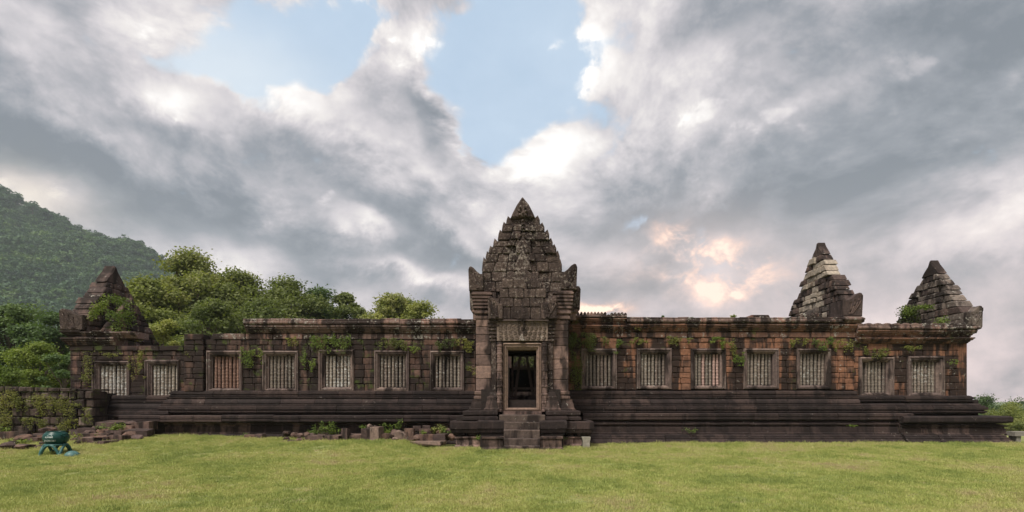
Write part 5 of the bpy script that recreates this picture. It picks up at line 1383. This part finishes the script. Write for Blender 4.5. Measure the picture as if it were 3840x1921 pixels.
yc = -.06
CR = [
 (905, 985, 1298, 1378, 900, 'thick bright creeper cascading between the third and fourth windows', 'leaf_vivid'), (1072, 1124, 1262, 1298, 260, 'small tuft above the right corner of the fourth window', 'leaf_olive'),
 (1126, 1152, 1290, 1420, 240, 'thin strand of creeper hanging right of the fourth window', 'leaf_vivid'), (1168, 1330, 1250, 1325, 1700, 'broad mat of green creeper over the fifth window', 'leaf_vivid'), (1165, 1200, 1335, 1395, 260, 'creeper hanging beside the left frame of the fifth window', 'leaf_vivid'),
 (1425, 1532, 1264, 1316, 900, 'mat of dark creeper over the sixth window', 'leaf_hang'), (1538, 1578, 1294, 1330, 240, 'small bright tuft at the top right of the sixth window', 'leaf_vivid'), (1636, 1712, 1268, 1318, 560, 'dark green creeper over the seventh window', 'leaf_hang'), (1712, 1784, 1262, 1322, 620, 'creeper in the corner where the left wing meets the porch', 'leaf_olive'), (1756, 1784, 1372, 1412, 120, 'small tuft low beside the porch on its left', 'leaf_olive'),
 (2133, 2232, 1238, 1318, 1700, 'dense hanging creeper in the corner right of the porch', 'leaf_hang'), (2134, 2182, 1300, 1462, 900, 'long curtain of dark creeper left of the eighth window', 'leaf_hang'), (2136, 2168, 1195, 1222, 200, 'dark tuft on the cornice beside the porch', 'leaf_hang'),
 (2254, 2280, 1262, 1308, 180, 'small creeper above the middle of the eighth window', 'leaf_hang'), (2308, 2330, 1262, 1345, 320, 'bright narrow creeper hanging right of the eighth window', 'leaf_vivid'), (2335, 2424, 1262, 1302, 420, 'loose creeper above the left of the ninth window', 'leaf_olive'), (2380, 2400, 1212, 1246, 90, 'wisp of green on the cornice above the ninth window', 'leaf_olive'),
 (2500, 2552, 1256, 1305, 420, 'creeper above the wall between the ninth and tenth windows', 'leaf_olive'), (2572, 2600, 1264, 1290, 130, 'small tuft above the left of the tenth window', 'leaf_olive'), (2665, 2712, 1250, 1310, 620, 'bright creeper above the window with the pink balusters', 'leaf_vivid'), (2722, 2754, 1262, 1330, 300, 'creeper right of the tuft above the pink balusters', 'leaf_olive'),
 (2748, 2788, 1320, 1372, 420, 'bright clump of creeper halfway up, left of the eleventh window', 'leaf_vivid'), (2962, 3040, 1268, 1306, 420, 'creeper under the cornice left of the pale gable', 'leaf_olive'), (3040, 3130, 1262, 1314, 620, 'creeper above the twelfth window, under the pale gable', 'leaf_vivid'), (3130, 3204, 1262, 1320, 360, 'sparse creeper at the end of the higher wing', 'leaf_olive'),
 (3236, 3332, 1300, 1346, 700, 'mat of creeper over the thirteenth window', 'leaf_olive'), (3372, 3452, 1296, 1324, 340, 'sparse creeper over the last window on the right', 'leaf_olive'), (3558, 3586, 1348, 1378, 120, 'tiny tuft right of the last window', 'leaf_vivid'),
 (700, 716, 1310, 1340, 70, 'wisp of creeper on the square pier', 'leaf_olive'), (318, 352, 1300, 1450, 480, 'yellow-green creeper running down left of the first window', 'leaf_olive'), (306, 336, 1402, 1442, 200, 'bushy tuft low left of the first window', 'leaf_olive'), (486, 546, 1306, 1462, 700, 'mossy growth on the wall between the first two windows', 'leaf_olive'), (380, 480, 1318, 1342, 260, 'moss along the top of the first window', 'leaf_olive')]
for a, b_, c, d, n_, lab, mt in CR: creeper(a, b_, c, d, yc, int(n_ * 1.1), lab, mt, group='creepers hanging on the temple front', size=.042 if mt != 'leaf_hang' else .046)
# on the gables
def on_plane(px, py, xp):                           # the point of the plane x = xp seen at that pixel
    dist = xp * F / (px - CX); return Vector((xp, dist - D, EYE + (CY - py) * dist / F))
def gable_plant(px0, px1, py0, py1, xp, n, lab, mat, size, slope=0.0, out=-1):
    rr = random.Random(int(px0)); v = []; f = []
    for _ in range(n):
        t = rr.random(); u = rr.gauss(0, .28)
        px = px0 + (px1 - px0) * t; py = py0 + (py1 - py0) * min(max(.5 + u, 0), 1) - slope * (t - .5) * (py1 - py0)
        p = on_plane(px, py, xp) + Vector((out * abs(rr.gauss(0, .13)), rr.gauss(0, .05), rr.gauss(0, .03)))
        s = size * rr.uniform(.6, 1.3); a = Vector((rr.gauss(0, 1), rr.gauss(0, 1), rr.gauss(0, .6))).normalized(); b_ = a.cross(Vector((rr.gauss(0, 1), rr.gauss(-.8, .8), rr.gauss(.4, 1)))).normalized(); k = len(v)
        v += [tuple(p - a * s * .5), tuple(p + b_ * s * .34), tuple(p + a * s * .5), tuple(p - b_ * s * .34)]; f.append((k, k + 1, k + 2, k + 3))
    tag(mesh_obj('creeper', v, f, M[mat], None), lab, 'creeper', 'plants growing on the side gables')
gable_plant(328, 395, 1128, 1182, -16.1, 560, 'light green ferns along the left slope of the overgrown gable', 'leaf_vivid', .07, slope=1.0, out=1)
gable_plant(400, 470, 1112, 1142, -15.9, 330, 'light green ferns at the top of the lower gable layer', 'leaf_vivid', .07, slope=-.6, out=1)
gable_plant(430, 492, 1140, 1222, -15.55, 560, 'bright creeper spreading down the middle of the overgrown gable', 'leaf_vivid', .065, out=1)
gable_plant(392, 440, 1166, 1200, -15.5, 350, 'small creeper patch left of the middle of the overgrown gable', 'leaf_vivid', .06, out=1)
gable_plant(408, 472, 1212, 1270, -15.5, 300, 'creeper hanging at the foot of the overgrown gable', 'leaf_vivid', .06, slope=-.8, out=1)
gable_plant(498, 520, 1252, 1282, -15.5, 160, 'tiny tuft at the right foot of the overgrown gable', 'leaf_olive', .06, out=1)
gable_plant(285, 325, 1232, 1246, -16.9, 160, 'thin green tuft on the ledge beside the left naga block', 'leaf_vivid', .06, out=1)
gable_plant(3386, 3455, 1150, 1216, 16.35, 1000, 'thick dark bush of creeper at the left foot of the right end gable', 'leaf_hang', .075, out=-1)
gable_plant(3392, 3440, 1150, 1190, 16.25, 500, 'bright green shoots among the creeper on the right end gable', 'leaf_vivid', .07, out=-1)
gable_plant(3450, 3505, 1144, 1160, 16.3, 350, 'bright grass tuft on a ledge of the right end gable', 'leaf_vivid', .06, out=-1)
gable_plant(3522, 3560, 1192, 1216, 16.3, 260, 'small fern in front of the right end gable, nearest the naga block', 'leaf_vivid', .06, out=-1)
# moss and small leaves on the low wall
for px0, px1, py0, py1, n_, lab in ((0, 60, 1455, 1545, 700, 'creeper at the left edge of the low wall, upper part'), (55, 130, 1470, 1560, 900, 'creeper on the low wall above and left of the bin'), (125, 205, 1465, 1560, 900, 'creeper on the low wall directly above the bin'), (200, 290, 1475, 1580, 900, 'creeper on the low wall right above the bin handle side'),
                                    (0, 50, 1545, 1620, 600, 'creeper low on the wall at the left edge'), (90, 180, 1560, 1612, 600, 'creeper low on the wall just behind the bin'), (200, 300, 1570, 1618, 500, 'creeper at the foot of the wall right of the bin'), (285, 348, 1500, 1590, 300, 'sparse creeper on the thicker end of the low wall')):
    creeper(px0, px1, py0, py1, YW - .04 - (.22 if px0 > 280 else 0), int(n_ * 1.1), lab, 'leaf_olive', .042, 'creepers on the low mossy wall', .9)
def weed(px, py_base, y, w, h, n, lab, mat='leaf_vivid', size=.06, grp='weeds among the fallen stones'):
    rr = random.Random(int(px)); x = X(px, y); z0_ = Z(py_base, y); v = []; f = []; st_ = MB()
    for _ in range(max(3, n // 48)):
        bx_ = x + rr.uniform(-w, w) / 2; top = Vector((bx_ + rr.gauss(0, .08), y + rr.gauss(0, .12), z0_ + h * rr.uniform(.4, 1.0)))
        st_.tube([(bx_, y, z0_ - .03), tuple(top)], .006, 4)
        for _ in range(25):
            q = rr.uniform(.2, 1.02); p = Vector((bx_, y, z0_)).lerp(top, q) + Vector((rr.gauss(0, .05), rr.gauss(0, .05), rr.gauss(0, .02)))
            s = size * rr.uniform(.6, 1.3); a = Vector((rr.gauss(0, 1), rr.gauss(0, 1), rr.gauss(0, .4))).normalized(); b_ = a.cross(Vector((rr.gauss(0, .5), rr.gauss(-.3, .5), 1))).normalized(); k = len(v)
            v += [tuple(p - a * s * .5), tuple(p + b_ * s * .36), tuple(p + a * s * .5), tuple(p - b_ * s * .36)]; f.append((k, k + 1, k + 2, k + 3))
    root = tag(empty('weed', (x, y, z0_)), lab, 'weed', grp)
    o = mesh_obj('foliage', v, f, M[mat], None); o.location -= root.location; o.parent = root
    o = st_.build('stem', M['leaf_dark'], None); o.location -= root.location; o.parent = root
weed(1175, 1634, -1.3, .6, .28, 400, 'low green weeds behind the long dark block, the left patch'); weed(1215, 1633, -1.3, .8, .55, 700, 'tall leafy weeds against the plinth left of the reddish post'); weed(1252, 1634, -1.35, .5, .3, 300, 'low weeds just left of the reddish post')
weed(1362, 1608, -1.35, .2, .14, 60, 'small sprig behind the pointed pale stone'); weed(1432, 1618, -1.4, .3, .3, 160, 'leafy sprig right of the carved stump'); weed(1450, 1626, -1.45, .25, .22, 140, 'weeds left of the curved dark stone'); weed(1487, 1612, -1.3, .35, .42, 260, 'tall leafy weed rising behind the curved dark stone')
weed(1592, 1628, -1.6, .3, .14, 150, 'small weed behind the longest moulded stone'); weed(1640, 1626, -1.25, .6, .32, 420, 'pale green weeds near the plinth beside the porch', 'leaf_yel'); weed(1675, 1628, -1.5, .4, .22, 200, 'weeds between the dark stones nearest the porch'); weed(1690, 1622, -1.2, .4, .2, 160, 'faint weeds in the corner of the porch plinth')
weed(422, 1614, -1.9, .75, .26, 700, 'bright green leafy weed lying over the slabs of the left pile'); weed(372, 1637, -2.4, .25, .12, 80, 'tiny sprig on the long flat slab'); weed(272, 1645, -3.6, .3, .2, 100, 'pale sprig beside the right of the bin', 'leaf_yel'); weed(60, 1664, -3.4, .6, .16, 260, 'low green weeds between the stones left of the bin'); weed(10, 1622, -1.6, .5, .3, 260, 'weeds at the foot of the low wall at the left edge')
weed(920, 1640, -1.15, .3, .16, 90, 'small weed at the foot of the plinth below the red baluster window'); weed(2596, 1624, -.72, .25, .22, 90, 'small weed growing out of the plinth below the window with pink balusters'); weed(1800, 1652, -2.7, .2, .25, 110, 'little fern in the left joint of the porch plinth'); weed(2113, 1650, -2.7, .16, .16, 70, 'little fern in the right joint of the porch plinth')
weed(3200, 1600, -.8, .1, .08, 50, 'tiny sprig on the right plinth')
# vines on the rear wall seen through the door
creeper(1918, 2012, 1316, 1376, 4.32, 700, 'creeper hanging on the rear wall, seen through the doorway', 'leaf_hang', .06, hang=.9, thick=.08)

# ------------------------------------------------------------------ haze
hb = MB().box(-1490, 1490, -62, 1490, -14, 432)
hz = hb.build('haze', bpy.data.materials.new('haze_air'), None, center=False)
hm = hz.data.materials[0]; hm.use_nodes = True; nt = hm.node_tree; nt.nodes.clear()
ou = nt.nodes.new('ShaderNodeOutputMaterial'); pv = nt.nodes.new('ShaderNodeVolumePrincipled')
pv.inputs['Color'].default_value = (.82, .91, 1.0, 1); pv.inputs['Density'].default_value = .00018; pv.inputs['Anisotropy'].default_value = .0
nt.links.new(pv.outputs[0], ou.inputs['Volume']); tag(hz, kind='stuff')
